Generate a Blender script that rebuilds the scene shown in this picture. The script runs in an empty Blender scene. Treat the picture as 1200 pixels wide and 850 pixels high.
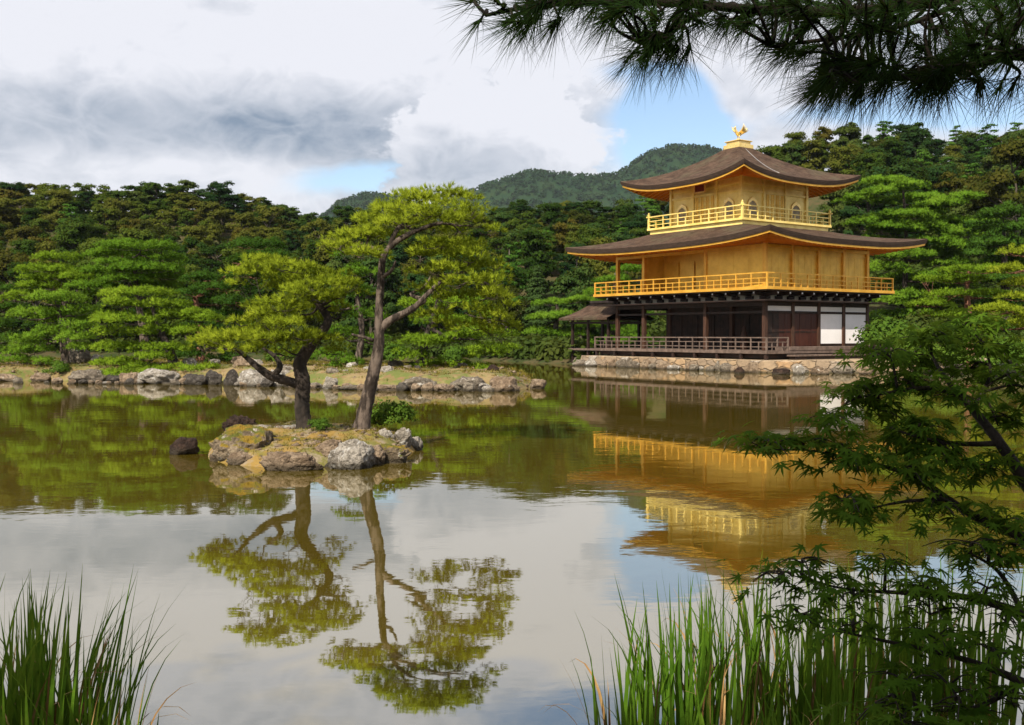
import bpy, bmesh, math, random
import numpy as np
from mathutils import Vector, Matrix, Euler, noise as mnoise

R = math.radians
scene = bpy.context.scene
col = scene.collection

# ------------------------------------------------------------------ camera, sky, sun, exposure
CAM_H = 1.95
FPX = 1190.0            # focal length in pixels of the 1200 px wide photograph
PITCH = math.atan(33 / FPX)
cam = bpy.data.cameras.new("camera")
cam.sensor_width = 36.0
cam.lens = 36.0 * FPX / 1200.0
cam.clip_start = 0.05
cam.clip_end = 6000.0
camo = bpy.data.objects.new("camera", cam)
col.objects.link(camo)
camo.location = (0, 0, CAM_H)
camo.rotation_euler = (R(90) - PITCH, 0, 0)
scene.camera = camo

SUN_AZ = 25.0           # degrees left of straight behind the camera
SUN_EL = 42.0
sdir = Vector((-math.sin(R(SUN_AZ)) * math.cos(R(SUN_EL)), -math.cos(R(SUN_AZ)) * math.cos(R(SUN_EL)), math.sin(R(SUN_EL))))
sun = bpy.data.lights.new("sun", 'SUN')
sun.energy = 5.0
sun.angle = R(0.55)
sun.color = (1.0, 0.92, 0.78)
suno = bpy.data.objects.new("sun", sun)
col.objects.link(suno)
suno.rotation_euler = sdir.to_track_quat('Z', 'Y').to_euler()
suno.location = (-20, -40, 40)

scene.view_settings.view_transform = 'Standard'
scene.view_settings.look = 'None'
scene.view_settings.gamma = 1.0
scene.view_settings.exposure = 0.52
scene.view_settings.use_curve_mapping = False
scene.render.engine = 'CYCLES'
scene.cycles.max_bounces = 7
scene.cycles.diffuse_bounces = 3
scene.cycles.glossy_bounces = 3
scene.cycles.transmission_bounces = 3
scene.cycles.transparent_max_bounces = 4
scene.cycles.caustics_reflective = False
scene.cycles.caustics_refractive = False
scene.cycles.sample_clamp_indirect = 4.0
scene.cycles.use_denoising = True
scene.cycles.volume_bounces = 0


class NT:
    """small helper for node trees"""
    def __init__(self, tree):
        self.t = tree
        tree.nodes.clear()

    def n(self, typ, **kw):
        nd = self.t.nodes.new(typ)
        for k, v in kw.items():
            setattr(nd, k, v)
        return nd

    def link(self, a, b):
        self.t.links.new(a, b)

    def put(self, sock, v):
        if isinstance(v, bpy.types.NodeSocket):
            self.t.links.new(v, sock)
        elif v is not None:
            sock.default_value = v

    def m(self, op, a, b=None, c=None, clamp=False):
        nd = self.n('ShaderNodeMath', operation=op, use_clamp=clamp)
        self.put(nd.inputs[0], a)
        if b is not None: self.put(nd.inputs[1], b)
        if c is not None: self.put(nd.inputs[2], c)
        return nd.outputs[0]

    def mix(self, f, a, b, typ='MIX'):
        nd = self.n('ShaderNodeMix', data_type='RGBA', blend_type=typ)
        self.put(nd.inputs[0], f)
        self.put(nd.inputs[6], a if not isinstance(a, tuple) else (*a, 1) if len(a) == 3 else a)
        self.put(nd.inputs[7], b if not isinstance(b, tuple) else (*b, 1) if len(b) == 3 else b)
        return nd.outputs[2]

    def noise(self, vec, scale, detail=4, rough=.55, dist=0.0):
        nd = self.n('ShaderNodeTexNoise')
        if vec is not None: self.link(vec, nd.inputs['Vector'])
        nd.inputs['Scale'].default_value = scale
        nd.inputs['Detail'].default_value = detail
        nd.inputs['Roughness'].default_value = rough
        nd.inputs['Distortion'].default_value = dist
        return nd.outputs['Fac']

    def smooth(self, v, lo, hi, a=0.0, b=1.0):
        nd = self.n('ShaderNodeMapRange', interpolation_type='SMOOTHSTEP')
        self.put(nd.inputs[0], v)
        nd.inputs[1].default_value = lo; nd.inputs[2].default_value = hi
        nd.inputs[3].default_value = a; nd.inputs[4].default_value = b
        return nd.outputs[0]

    def scaled(self, vec, s):
        nd = self.n('ShaderNodeVectorMath', operation='MULTIPLY')
        self.link(vec, nd.inputs[0]); nd.inputs[1].default_value = s
        return nd.outputs[0]


def build_world():
    w = bpy.data.worlds.new("World")
    scene.world = w
    w.use_nodes = True
    T = NT(w.node_tree)
    out = T.n('ShaderNodeOutputWorld')
    sky = T.n('ShaderNodeTexSky', sky_type='NISHITA')
    sky.sun_disc = False
    sky.sun_elevation = R(SUN_EL)
    sky.sun_rotation = R(180 + SUN_AZ)
    sky.air_density = 1.0; sky.dust_density = 0.6; sky.ozone_density = 1.3
    bg = T.n('ShaderNodeBackground'); bg.inputs[1].default_value = 0.115
    T.link(sky.outputs[0], bg.inputs[0])
    tc = T.n('ShaderNodeTexCoord')
    d = tc.outputs['Generated']
    sp = T.n('ShaderNodeSeparateXYZ'); T.link(d, sp.inputs[0])
    x, y, z = sp.outputs
    ya = T.m('MAXIMUM', T.m('ABSOLUTE', y), 0.06)
    # directions expressed as azimuth / elevation slopes, in the unit of the photograph's pixels
    px = T.m('MULTIPLY_ADD', T.m('DIVIDE', x, ya), FPX, 600.0)
    py = T.m('MULTIPLY_ADD', T.m('DIVIDE', z, ya), -FPX, 392.0)
    dv = T.scaled(d, (1.0, 1.0, 1.7))
    n1 = T.noise(dv, 4.2, 8, .58, .25)
    n2 = T.noise(dv, 9.5, 7, .6, .15)
    n3 = T.noise(T.scaled(d, (1.3, 1.0, 3.2)), 5.5, 6, .6, .3)
    n4 = T.noise(dv, 26.0, 5, .62)
    n5 = T.noise(dv, 17.0, 6, .55, .6)
    c = lambda v, k: T.m('MULTIPLY', T.m('SUBTRACT', v, .5), k)

    def g(cx, cy, sx, sy, amp, jig=0.0):
        a = T.m('DIVIDE', T.m('SUBTRACT', px, cx), sx)
        b = T.m('DIVIDE', T.m('SUBTRACT', py, cy), sy)
        r2 = T.m('ADD', T.m('MULTIPLY', a, a), T.m('MULTIPLY', b, b))
        if jig: r2 = T.m('ADD', r2, c(n2, jig))
        e = T.m('EXPONENT', T.m('MULTIPLY', r2, -1.0))
        return T.m('MULTIPLY', e, amp)

    def total(base, terms):
        v = base
        for t in terms: v = T.m('ADD', v, t)
        return v
    # cover: > 0.5 is cloud
    D = total(.66, [c(n1, .55), c(n2, .30), c(n4, .14),
                    g(425, 210, 85, 20, -.50, 1.1), g(790, 150, 60, 50, -.55, .8), g(1010, 130, 120, 22, -.34, .8),
                    g(1150, 125, 90, 28, -.50, .6), g(735, 85, 60, 16, -.22, .9), g(790, 138, 46, 58, -.75, .7), g(860, 130, 60, 18, .22, .8), g(200, 90, 330, 130, .35),
                    g(860, 75, 130, 40, .25), g(950, 105, 70, 25, .2, .5), g(930, 180, 60, 25, .2, .5), g(700, -60, 160, 40, -.35), g(980, -190, 200, 60, -.4),
                    g(250, 170, 90, 25, .4)])
    cover = T.smooth(D, .36, .70)
    # sunlit cumulus tower with a crisp edge, right of centre
    dx = T.m('SUBTRACT', px, 596.0); dy = T.m('SUBTRACT', py, 235.0)
    dist = T.m('SQRT', T.m('ADD', T.m('MULTIPLY', dx, dx), T.m('MULTIPLY', dy, dy)))
    edge = T.m('ADD', T.m('SUBTRACT', 158.0, dist), T.m('ADD', c(n2, 150.0), c(n4, 85.0)))
    cum = T.smooth(edge, -3.0, 16.0)
    rim = T.smooth(edge, 130.0, 25.0)
    # light and dark of the cloud bases
    S = total(.80, [c(n3, .55), c(n2, .36), c(n4, .26), T.m('MULTIPLY_ADD', T.m('ABSOLUTE', T.m('SUBTRACT', n5, .5)), -1.3, .12), T.m('MULTIPLY_ADD', T.m('ABSOLUTE', T.m('SUBTRACT', n2, .5)), -.9, .06), g(130, 140, 260, 46, -.44, .6), g(390, 158, 180, 42, -.58, .6),
                    g(500, 205, 110, 34, -.45, .4), g(60, 40, 260, 60, .22), g(420, 60, 200, 60, .22), g(210, 195, 90, 14, .40, .5),
                    g(700, 20, 300, 80, .2), g(330, 215, 60, 16, .35, .5), g(300, -260, 600, 90, -.20)])
    S = T.m('ADD', S, T.m('MULTIPLY', T.m('MULTIPLY', cum, rim), T.smooth(py, 222.0, 150.0, .12, .65)))
    S = T.m('MAXIMUM', T.m('MINIMUM', S, 1.0), 0.0)
    ccol = T.mix(S, (.235, .305, .41), (.885, .89, .95))
    cb = T.n('ShaderNodeBackground'); T.link(ccol, cb.inputs[0]); cb.inputs[1].default_value = 0.70
    cov = T.m('MAXIMUM', cover, cum)
    low = T.smooth(z, -.05, .0)
    mx = T.n('ShaderNodeMixShader')
    T.link(T.m('MULTIPLY', T.m('MULTIPLY', cov, .96), low), mx.inputs[0]); T.link(bg.outputs[0], mx.inputs[1]); T.link(cb.outputs[0], mx.inputs[2])
    T.link(mx.outputs[0], out.inputs[0])


build_world()
rnd = random.Random(11)


# ------------------------------------------------------------------ helpers
def P(px, py, Y):
    """world point at depth Y seen at (px, py) of the photograph: used to measure the place"""
    dx = (px - 600) / FPX; dy = (425 - py) / FPX
    cp, sn = math.cos(PITCH), math.sin(PITCH)
    v = Vector((dx, cp + dy * sn, -sn + dy * cp))
    return Vector((0, 0, CAM_H)) + v * (Y / v.y)


def G(px, py, z=0.0):
    dx = (px - 600) / FPX; dy = (425 - py) / FPX
    cp, sn = math.cos(PITCH), math.sin(PITCH)
    v = Vector((dx, cp + dy * sn, -sn + dy * cp))
    return Vector((0, 0, CAM_H)) + v * ((z - CAM_H) / v.z)


def tag(o, label=None, cat=None, group=None, kind=None):
    if label: o['label'] = label
    if cat: o['category'] = cat
    if group: o['group'] = group
    if kind: o['kind'] = kind
    return o


def empty(name, loc=(0, 0, 0), rz=0.0):
    o = bpy.data.objects.new(name, None)
    o.empty_display_size = .3
    col.objects.link(o)
    o.location = loc; o.rotation_euler = (0, 0, rz)
    return o


def link(name, me, mat, parent=None, loc=(0, 0, 0)):
    o = bpy.data.objects.new(name, me)
    if mat is not None and not me.materials: me.materials.append(mat)
    col.objects.link(o)
    o.location = loc
    if parent is not None: o.parent = parent
    return o


def np_mesh(name, V, F, smooth=False, nrm=None):
    """V (n,3), F (m,k) with a constant k"""
    me = bpy.data.meshes.new(name)
    V = np.asarray(V, dtype=np.float32); F = np.asarray(F, dtype=np.int32)
    m, k = F.shape
    me.vertices.add(len(V)); me.vertices.foreach_set('co', V.ravel())
    me.loops.add(m * k); me.loops.foreach_set('vertex_index', F.ravel())
    me.polygons.add(m)
    me.polygons.foreach_set('loop_start', np.arange(0, m * k, k, dtype=np.int32))
    try: me.polygons.foreach_set('loop_total', np.full(m, k, dtype=np.int32))
    except Exception: pass
    if smooth: me.polygons.foreach_set('use_smooth', np.ones(m, dtype=bool))
    me.update(calc_edges=True)
    if nrm is not None:
        me.polygons.foreach_set('use_smooth', np.ones(m, dtype=bool))
        me.normals_split_custom_set_from_vertices(np.asarray(nrm, dtype=np.float32))
    return me


def copy_tree(o, parent=None):
    c = o.copy(); col.objects.link(c); c.parent = parent
    for ch in list(o.children): copy_tree(ch, c)
    return c


class MB:
    def __init__(self): self.v = []; self.f = []; self.sm = []

    def add(self, vs, fs, smooth=False):
        b = len(self.v)
        self.v += [tuple(q) for q in vs]
        for f in fs: self.f.append(tuple(i + b for i in f)); self.sm.append(smooth)

    def box(self, x0, x1, y0, y1, z0, z1):
        vs = [(x, y, z) for z in (z0, z1) for y in (y0, y1) for x in (x0, x1)]
        self.add(vs, [(0, 2, 3, 1), (4, 5, 7, 6), (0, 1, 5, 4), (2, 6, 7, 3), (0, 4, 6, 2), (1, 3, 7, 5)])
        return self

    def bar(self, a, b, w, h, up=(0, 0, 1)):
        a, b = Vector(a), Vector(b); d = (b - a).normalized(); s = d.cross(Vector(up))
        if s.length < 1e-4: s = d.cross(Vector((1, 0, 0)))
        s.normalize(); u = s.cross(d)
        vs = [p + s * (i * w / 2) + u * (j * h / 2) for p in (a, b) for i, j in ((-1, -1), (1, -1), (1, 1), (-1, 1))]
        self.add(vs, [(3, 2, 1, 0), (4, 5, 6, 7), (0, 1, 5, 4), (1, 2, 6, 5), (2, 3, 7, 6), (3, 0, 4, 7)])
        return self

    def tube(self, pts, rad, n=8, wob=0.0, rng=None, cap=True):
        pts = [Vector(p) for p in pts]
        if isinstance(rad, (int, float)): rad = [rad] * len(pts)
        t0 = (pts[1] - pts[0]).normalized()
        u = t0.orthogonal().normalized(); vs = []
        for i, p in enumerate(pts):
            a = pts[max(i - 1, 0)]; b = pts[min(i + 1, len(pts) - 1)]
            t = (b - a).normalized() if (b - a).length > 1e-7 else t0
            u = (u - t * u.dot(t)); u = u.normalized() if u.length > 1e-6 else t.orthogonal().normalized()
            w = t.cross(u)
            for k in range(n):
                a_ = 2 * math.pi * k / n
                r = rad[i] * (1 + (rng.uniform(-wob, wob) if wob else 0))
                vs.append(p + (u * math.cos(a_) + w * math.sin(a_)) * r)
        fs = [(i * n + k, i * n + (k + 1) % n, (i + 1) * n + (k + 1) % n, (i + 1) * n + k) for i in range(len(pts) - 1) for k in range(n)]
        if cap: fs += [tuple(range(n - 1, -1, -1)), tuple((len(pts) - 1) * n + k for k in range(n))]
        self.add(vs, fs, True)
        return self

    def lathe(self, c, prof, n=12):
        vs = []
        for r, z in prof:
            for k in range(n):
                a = 2 * math.pi * k / n; vs.append((c[0] + r * math.cos(a), c[1] + r * math.sin(a), c[2] + z))
        m = len(prof)
        fs = [(i * n + k, i * n + (k + 1) % n, (i + 1) * n + (k + 1) % n, (i + 1) * n + k) for i in range(m - 1) for k in range(n)]
        fs += [tuple(range(n - 1, -1, -1)), tuple((m - 1) * n + k for k in range(n))]
        self.add(vs, fs, True)
        return self

    def build(self, name, mat, parent=None, loc=(0, 0, 0), bevel=0.0):
        me = bpy.data.meshes.new(name)
        me.from_pydata([Vector(q) for q in self.v], [], self.f)
        me.polygons.foreach_set('use_smooth', self.sm)
        me.update()
        o = link(name, me, mat, parent, loc)
        if bevel:
            b = o.modifiers.new('bevel', 'BEVEL'); b.width = bevel; b.segments = 2; b.limit_method = 'ANGLE'
        return o


def spline(pts, n=6):
    """Catmull-Rom through pts"""
    pts = [Vector(p) for p in pts]; q = [pts[0] * 2 - pts[1]] + pts + [pts[-1] * 2 - pts[-2]]; out = []
    for i in range(1, len(q) - 2):
        for k in range(n):
            t = k / n; a, b, c_, d = q[i - 1:i + 3]
            out.append(.5 * ((2 * b) + (c_ - a) * t + (2 * a - 5 * b + 4 * c_ - d) * t * t + (-a + 3 * b - 3 * c_ + d) * t ** 3))
    return out + [pts[-1]]


def lerp_list(r, n):
    return list(np.interp(np.linspace(0, 1, n), np.linspace(0, 1, len(r)), r))


# ------------------------------------------------------------------ materials
M = {}


def mat(name):
    m = bpy.data.materials.new(name); m.use_nodes = True
    T = NT(m.node_tree)
    out = T.n('ShaderNodeOutputMaterial')
    M[name] = m
    return m, T, out


def simple(name, c1, c2, scale, rough=.7, metallic=0.0, bump=.2, bscale=None, detail=5, coord='Object', stretch=(1, 1, 1), lo=.35, hi=.65, spec=.3):
    m, T, out = mat(name)
    b = T.n('ShaderNodeBsdfPrincipled'); T.link(b.outputs[0], out.inputs[0])
    tc = T.n('ShaderNodeTexCoord'); v = T.scaled(tc.outputs[coord], stretch)
    f = T.smooth(T.noise(v, scale, detail, .6), lo, hi)
    T.link(T.mix(f, c1, c2), b.inputs['Base Color'])
    b.inputs['Roughness'].default_value = rough; b.inputs['Metallic'].default_value = metallic
    b.inputs['Specular IOR Level'].default_value = spec
    if bump:
        bp = T.n('ShaderNodeBump'); bp.inputs['Strength'].default_value = bump; bp.inputs['Distance'].default_value = .03
        T.link(T.noise(v, bscale or scale * 3, 6, .65), bp.inputs['Height']); T.link(bp.outputs[0], b.inputs['Normal'])
    return m


def gold(name, c1, c2, metallic, rough):
    m, T, out = mat(name)
    b = T.n('ShaderNodeBsdfPrincipled'); T.link(b.outputs[0], out.inputs[0])
    tc = T.n('ShaderNodeTexCoord'); v = tc.outputs['Object']
    f = T.noise(v, 1.7, 6, .6)
    fine = T.noise(v, 14.0, 4, .6)
    cc = T.mix(T.smooth(f, .3, .7), tuple(q * .82 for q in c1), c2)
    cc = T.mix(T.smooth(fine, .55, .8, 0, .35), cc, tuple(q * .6 for q in c1))
    T.link(cc, b.inputs['Base Color'])
    b.inputs['Metallic'].default_value = metallic
    T.link(T.smooth(fine, .3, .7, rough - .08, rough + .12), b.inputs['Roughness'])
    bp = T.n('ShaderNodeBump'); bp.inputs['Strength'].default_value = .12; bp.inputs['Distance'].default_value = .01
    T.link(fine, bp.inputs['Height']); T.link(bp.outputs[0], b.inputs['Normal'])
    return m


def foliage(name, cols, trans=.35, scale=.5, rand=1.0, rough=.75, spec=.04):
    """leaf material: tones vary from tree to tree and through the crown"""
    m, T, out = mat(name)
    tc = T.n('ShaderNodeTexCoord'); oi = T.n('ShaderNodeObjectInfo')
    ramp = T.n('ShaderNodeValToRGB')
    n = T.noise(tc.outputs['Object'], scale, 4, .6)
    n2 = T.noise(tc.outputs['Object'], scale * 7, 3, .6)
    v = T.m('ADD', T.m('MULTIPLY', T.m('SUBTRACT', n, .5), 1.1), T.m('MULTIPLY', T.m('SUBTRACT', n2, .5), .9))
    v = T.m('ADD', v, T.m('ADD', T.m('MULTIPLY', T.m('SUBTRACT', oi.outputs['Random'], .5), rand), .5))
    T.link(v, ramp.inputs[0])
    el = ramp.color_ramp.elements
    el[0].color = (*cols[0], 1); el[1].color = (*cols[-1], 1); el[0].position = .1; el[1].position = .9
    for i, c_ in enumerate(cols[1:-1]):
        e = el.new(.1 + .8 * (i + 1) / (len(cols) - 1)); e.color = (*c_, 1)
    b = T.n('ShaderNodeBsdfPrincipled'); b.inputs['Roughness'].default_value = rough; b.inputs['Specular IOR Level'].default_value = spec
    T.link(ramp.outputs[0], b.inputs['Base Color'])
    tr = T.n('ShaderNodeBsdfTranslucent')
    T.link(T.mix(.5, ramp.outputs[0], (.16, .19, .02)), tr.inputs[0])
    mx = T.n('ShaderNodeMixShader'); mx.inputs[0].default_value = trans
    T.link(b.outputs[0], mx.inputs[1]); T.link(tr.outputs[0], mx.inputs[2]); T.link(mx.outputs[0], out.inputs[0])
    return m


def thatch_mat():
    m, T, out = mat('thatch')
    b = T.n('ShaderNodeBsdfPrincipled'); T.link(b.outputs[0], out.inputs[0]); b.inputs['Roughness'].default_value = .92; b.inputs['Specular IOR Level'].default_value = .12
    tc = T.n('ShaderNodeTexCoord'); v = tc.outputs['Object']
    fine = T.noise(T.scaled(v, (1, 1, 9.0)), 5.0, 8, .72); mid = T.noise(v, 2.0, 7, .7); big = T.noise(v, .55, 5, .65)
    cc = T.mix(T.smooth(mid, .35, .65), (.062, .037, .025), (.140, .088, .060))
    cc = T.mix(T.smooth(fine, .45, .68, 0, .7), cc, (.028, .017, .012))
    cc = T.mix(T.smooth(T.m('ADD', big, T.m('MULTIPLY', mid, .3)), .66, .80, 0, .55), cc, (.105, .092, .055))
    cc = T.mix(T.smooth(T.noise(v, 7.0, 5, .7), .60, .72, 0, .5), cc, (.16, .115, .085))
    T.link(cc, b.inputs['Base Color'])
    bp = T.n('ShaderNodeBump'); bp.inputs['Strength'].default_value = 1.0; bp.inputs['Distance'].default_value = .06
    T.link(T.m('ADD', fine, T.noise(v, 30.0, 5, .7)), bp.inputs['Height']); T.link(bp.outputs[0], b.inputs['Normal'])


def rock_mat(name, dark, mid, pale, moss=None, moss_amt=.0, lichen=.62):
    m, T, out = mat(name)
    b = T.n('ShaderNodeBsdfPrincipled'); T.link(b.outputs[0], out.inputs[0])
    tc = T.n('ShaderNodeTexCoord'); v = tc.outputs['Object']
    oi = T.n('ShaderNodeObjectInfo')
    off = T.n('ShaderNodeVectorMath', operation='ADD'); T.link(v, off.inputs[0])
    cx = T.n('ShaderNodeCombineXYZ'); T.link(T.m('MULTIPLY', oi.outputs['Random'], 37.0), cx.inputs[0]); T.link(cx.outputs[0], off.inputs[1])
    v = off.outputs[0]
    a = T.noise(v, 2.2, 7, .65); f = T.noise(v, 9.0, 6, .7); l = T.noise(v, 5.0, 5, .7, .4)
    cc = T.mix(T.smooth(a, .35, .65), dark, mid)
    cc = T.mix(T.smooth(f, .42, .62, 0, .75), cc, tuple(q * .45 for q in dark))
    cc = T.mix(T.smooth(l, lichen - .05, lichen + .05), cc, pale)
    if moss:
        g = T.n('ShaderNodeNewGeometry'); s = T.n('ShaderNodeSeparateXYZ'); T.link(g.outputs['Normal'], s.inputs[0])
        mm = T.m('ADD', T.m('MULTIPLY', s.outputs[2], .55), T.noise(v, 3.0, 5, .65))
        mf = T.smooth(mm, 1.0 - moss_amt, 1.12 - moss_amt)
        mc = T.mix(T.smooth(T.noise(v, 5.0, 4, .6), .4, .6), moss, (moss[0] * .45, moss[1] * .75, moss[2]))
        cc = T.mix(mf, cc, mc)
    # the wet line just above the pond
    g2 = T.n('ShaderNodeNewGeometry'); s2 = T.n('ShaderNodeSeparateXYZ'); T.link(g2.outputs['Position'], s2.inputs[0])
    wet = T.smooth(T.m('ADD', s2.outputs[2], T.m('MULTIPLY', T.m('SUBTRACT', f, .5), .12)), .03, .15, .75, 0)
    cc = T.mix(wet, cc, (.04, .033, .02))
    T.link(cc, b.inputs['Base Color']); b.inputs['Roughness'].default_value = .85; b.inputs['Specular IOR Level'].default_value = .25
    bp = T.n('ShaderNodeBump'); bp.inputs['Strength'].default_value = 1.0; bp.inputs['Distance'].default_value = .10
    T.link(T.m('ADD', f, T.noise(v, 25.0, 4, .6)), bp.inputs['Height']); T.link(bp.outputs[0], b.inputs['Normal'])
    return m


gold('gold_leaf', (.93, .54, .055), (.96, .61, .085), .28, .36)
gold('gold_pale', (.96, .70, .17), (.97, .77, .26), .2, .40)  # third-storey gold: the sky's reflection is put into this paler tone
gold('gold_eave', (.93, .30, .015), (.95, .36, .025), .0, .5)  # under the eaves: glow bounced from gold and water put into the orange
gold('gold_orange', (.86, .43, .04), (.90, .49, .07), .45, .36)
gold('gold_bright', (.95, .66, .20), (.95, .70, .28), .55, .32)
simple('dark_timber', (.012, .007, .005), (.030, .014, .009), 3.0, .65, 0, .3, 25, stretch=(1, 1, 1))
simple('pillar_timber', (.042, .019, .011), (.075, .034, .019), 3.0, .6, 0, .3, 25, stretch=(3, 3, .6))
simple('red_timber', (.038, .010, .006), (.060, .017, .009), 2.5, .55, 0, .25, 20, stretch=(3, 3, .4))
simple('rail_timber', (.10, .07, .055), (.17, .12, .095), 4.0, .75, 0, .3, 25)
simple('white_plaster', (.78, .75, .74), (.84, .81, .80), 1.2, .85, 0, .08, 20)
simple('cream_plaster', (.50, .45, .34), (.62, .56, .45), 1.5, .9, 0, .1)
simple('thatch_edge', (.028, .016, .010), (.055, .033, .022), 3, .9, 0, .6, 60, stretch=(1, 1, 8))
simple('cable_metal', (.35, .33, .32), (.42, .4, .38), 4, .5, .6, 0)
simple('lattice_grey', (.36, .31, .22), (.46, .40, .29), 6, .6, 0, .2)
simple('plaque_red', (.12, .015, .008), (.2, .03, .012), 6, .5, 0, .2)
simple('bark_pine', (.026, .018, .013), (.135, .102, .080), 11.0, .9, 0, 1.0, 16, stretch=(1, 1, .26), detail=8, lo=.42, hi=.60)
simple('bark_red', (.12, .05, .03), (.26, .12, .075), 7.0, .9, 0, .9, 14, stretch=(1, 1, .4))
simple('bark_dark', (.018, .014, .011), (.05, .037, .028), 6.0, .9, 0, .8, 18, stretch=(1, 1, .4))
simple('bark_forest', (.045, .035, .026), (.11, .09, .07), 2.0, .9, 0, .5, 6, stretch=(1, 1, .3))
simple('bark_bough', (.008, .006, .005), (.022, .017, .013), 6.0, .9, 0, .8, 18, spec=.1)  # darker than the trunk bark: the bough's shade is put into the colour
simple('maple_bark', (.022, .016, .012), (.055, .04, .03), 16.0, .8, 0, .6, 40)
rock_mat('rock_grey', (.17, .135, .10), (.32, .27, .205), (.54, .50, .43), lichen=.63)
rock_mat('rock_tan', (.24, .165, .105), (.42, .315, .215), (.56, .50, .42), lichen=.66)
rock_mat('rock_moss', (.20, .15, .095), (.37, .285, .19), (.58, .53, .45), moss=(.30, .19, .022), moss_amt=.26, lichen=.62)
rock_mat('rock_pale', (.32, .275, .22), (.48, .43, .365), (.62, .59, .54), lichen=.58)
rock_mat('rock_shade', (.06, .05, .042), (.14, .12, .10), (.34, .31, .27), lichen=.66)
rock_mat('rock_dark', (.035, .020, .014), (.085, .05, .035), (.2, .15, .11), lichen=.72)


def masonry():
    m, T, out = mat('pale_stone')
    b = T.n('ShaderNodeBsdfPrincipled'); T.link(b.outputs[0], out.inputs[0]); b.inputs['Roughness'].default_value = .9; b.inputs['Specular IOR Level'].default_value = .2
    tc = T.n('ShaderNodeTexCoord'); v = T.scaled(tc.outputs['Object'], (1.0, 1.0, 1.6))
    n = T.noise(v, 4.0, 6, .7)
    wv = T.n('ShaderNodeVectorMath', operation='ADD'); T.link(v, wv.inputs[0])
    cn = T.n('ShaderNodeTexNoise'); T.link(v, cn.inputs['Vector']); cn.inputs['Scale'].default_value = 1.6; cn.inputs['Detail'].default_value = 4
    sc = T.n('ShaderNodeVectorMath', operation='SCALE'); T.link(cn.outputs['Color'], sc.inputs[0]); sc.inputs['Scale'].default_value = .55; T.link(sc.outputs[0], wv.inputs[1])
    vo = T.n('ShaderNodeTexVoronoi'); T.link(wv.outputs[0], vo.inputs['Vector']); vo.inputs['Scale'].default_value = 1.5
    ve = T.n('ShaderNodeTexVoronoi', feature='DISTANCE_TO_EDGE'); T.link(wv.outputs[0], ve.inputs['Vector']); ve.inputs['Scale'].default_value = 1.5
    hs = T.n('ShaderNodeSeparateColor'); T.link(vo.outputs['Color'], hs.inputs[0])
    cc = T.mix(hs.outputs[0], (.38, .265, .155), (.25, .19, .135)); cc = T.mix(T.smooth(hs.outputs[1], .7, .9), cc, (.40, .25, .13)); cc = T.mix(T.smooth(hs.outputs[2], .75, .95), cc, (.36, .32, .27))
    cc = T.mix(T.smooth(n, .42, .72, 0, .65), cc, (.15, .11, .075))
    ed = T.smooth(T.m('ADD', ve.outputs['Distance'], T.m('MULTIPLY', T.m('SUBTRACT', n, .5), .22)), .0, .06, .40, 0)
    g = T.n('ShaderNodeNewGeometry'); sp = T.n('ShaderNodeSeparateXYZ'); T.link(g.outputs['Normal'], sp.inputs[0]); s2 = T.n('ShaderNodeSeparateXYZ'); T.link(g.outputs['Position'], s2.inputs[0])
    flat = T.smooth(sp.outputs[2], .75, .95)
    cc = T.mix(T.m('MULTIPLY', ed, T.m('SUBTRACT', 1.0, flat)), cc, (.07, .055, .035))
    cc = T.mix(flat, cc, T.mix(n, (.46, .34, .22), (.34, .26, .17)))
    cc = T.mix(T.smooth(T.m('ADD', s2.outputs[2], T.m('MULTIPLY', T.m('SUBTRACT', n, .5), .25)), .03, .16, .85, 0), cc, (.05, .045, .025))
    T.link(cc, b.inputs['Base Color'])
    bp = T.n('ShaderNodeBump'); bp.inputs['Strength'].default_value = .9; bp.inputs['Distance'].default_value = .08
    T.link(T.m('ADD', T.smooth(ve.outputs['Distance'], 0, .1), n), bp.inputs['Height']); T.link(bp.outputs[0], b.inputs['Normal'])


masonry()
thatch_mat()
# pond pines: sunny yellow-green, mid green, deep green
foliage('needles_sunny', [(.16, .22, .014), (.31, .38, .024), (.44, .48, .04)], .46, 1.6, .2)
foliage('needles_lime', [(.10, .19, .012), (.20, .32, .02), (.31, .41, .03)], .44, .7, .35)
foliage('needles_mid', [(.06, .15, .012), (.135, .265, .02), (.22, .35, .03)], .42, .6, .4)
foliage('needles_deep', [(.025, .070, .010), (.05, .12, .014), (.085, .165, .02)], .3, .6, .4)
foliage('needles_shade', [(.009, .026, .005), (.016, .040, .008), (.026, .055, .010)], .2, 3.0, .2, spec=.05)  # near-black: shade over the bough is put into the needle colour
foliage('leaf_broad', [(.020, .046, .006), (.040, .074, .009), (.070, .100, .012), (.098, .105, .015)], .34, .25, 1.3)
foliage('leaf_green', [(.012, .034, .009), (.022, .054, .012), (.040, .078, .016), (.066, .092, .018)], .3, .25, 1.1)
foliage('leaf_brown', [(.034, .044, .007), (.062, .062, .009), (.092, .074, .012), (.080, .090, .013)], .32, .25, 1.0)  # own olive-brown, darkened, like the broadleaf green, for cloud shadow on the left
foliage('leaf_conifer', [(.016, .042, .014), (.030, .066, .018), (.048, .085, .022)], .25, .25, 1.0)
foliage('leaf_far', [(.010, .030, .014), (.016, .040, .017), (.026, .050, .018), (.042, .046, .017)], .2, .02, .0)
foliage('leaf_shrub', [(.04, .09, .012), (.08, .15, .018), (.14, .21, .025)], .35, 1.4, .5)
foliage('leaf_maple', [(.05, .12, .010), (.095, .185, .015), (.16, .24, .022)], .5, 3.0, .2)
foliage('leaf_reed', [(.045, .12, .010), (.095, .195, .014), (.19, .26, .025)], .42, 3.0, .35)
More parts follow.
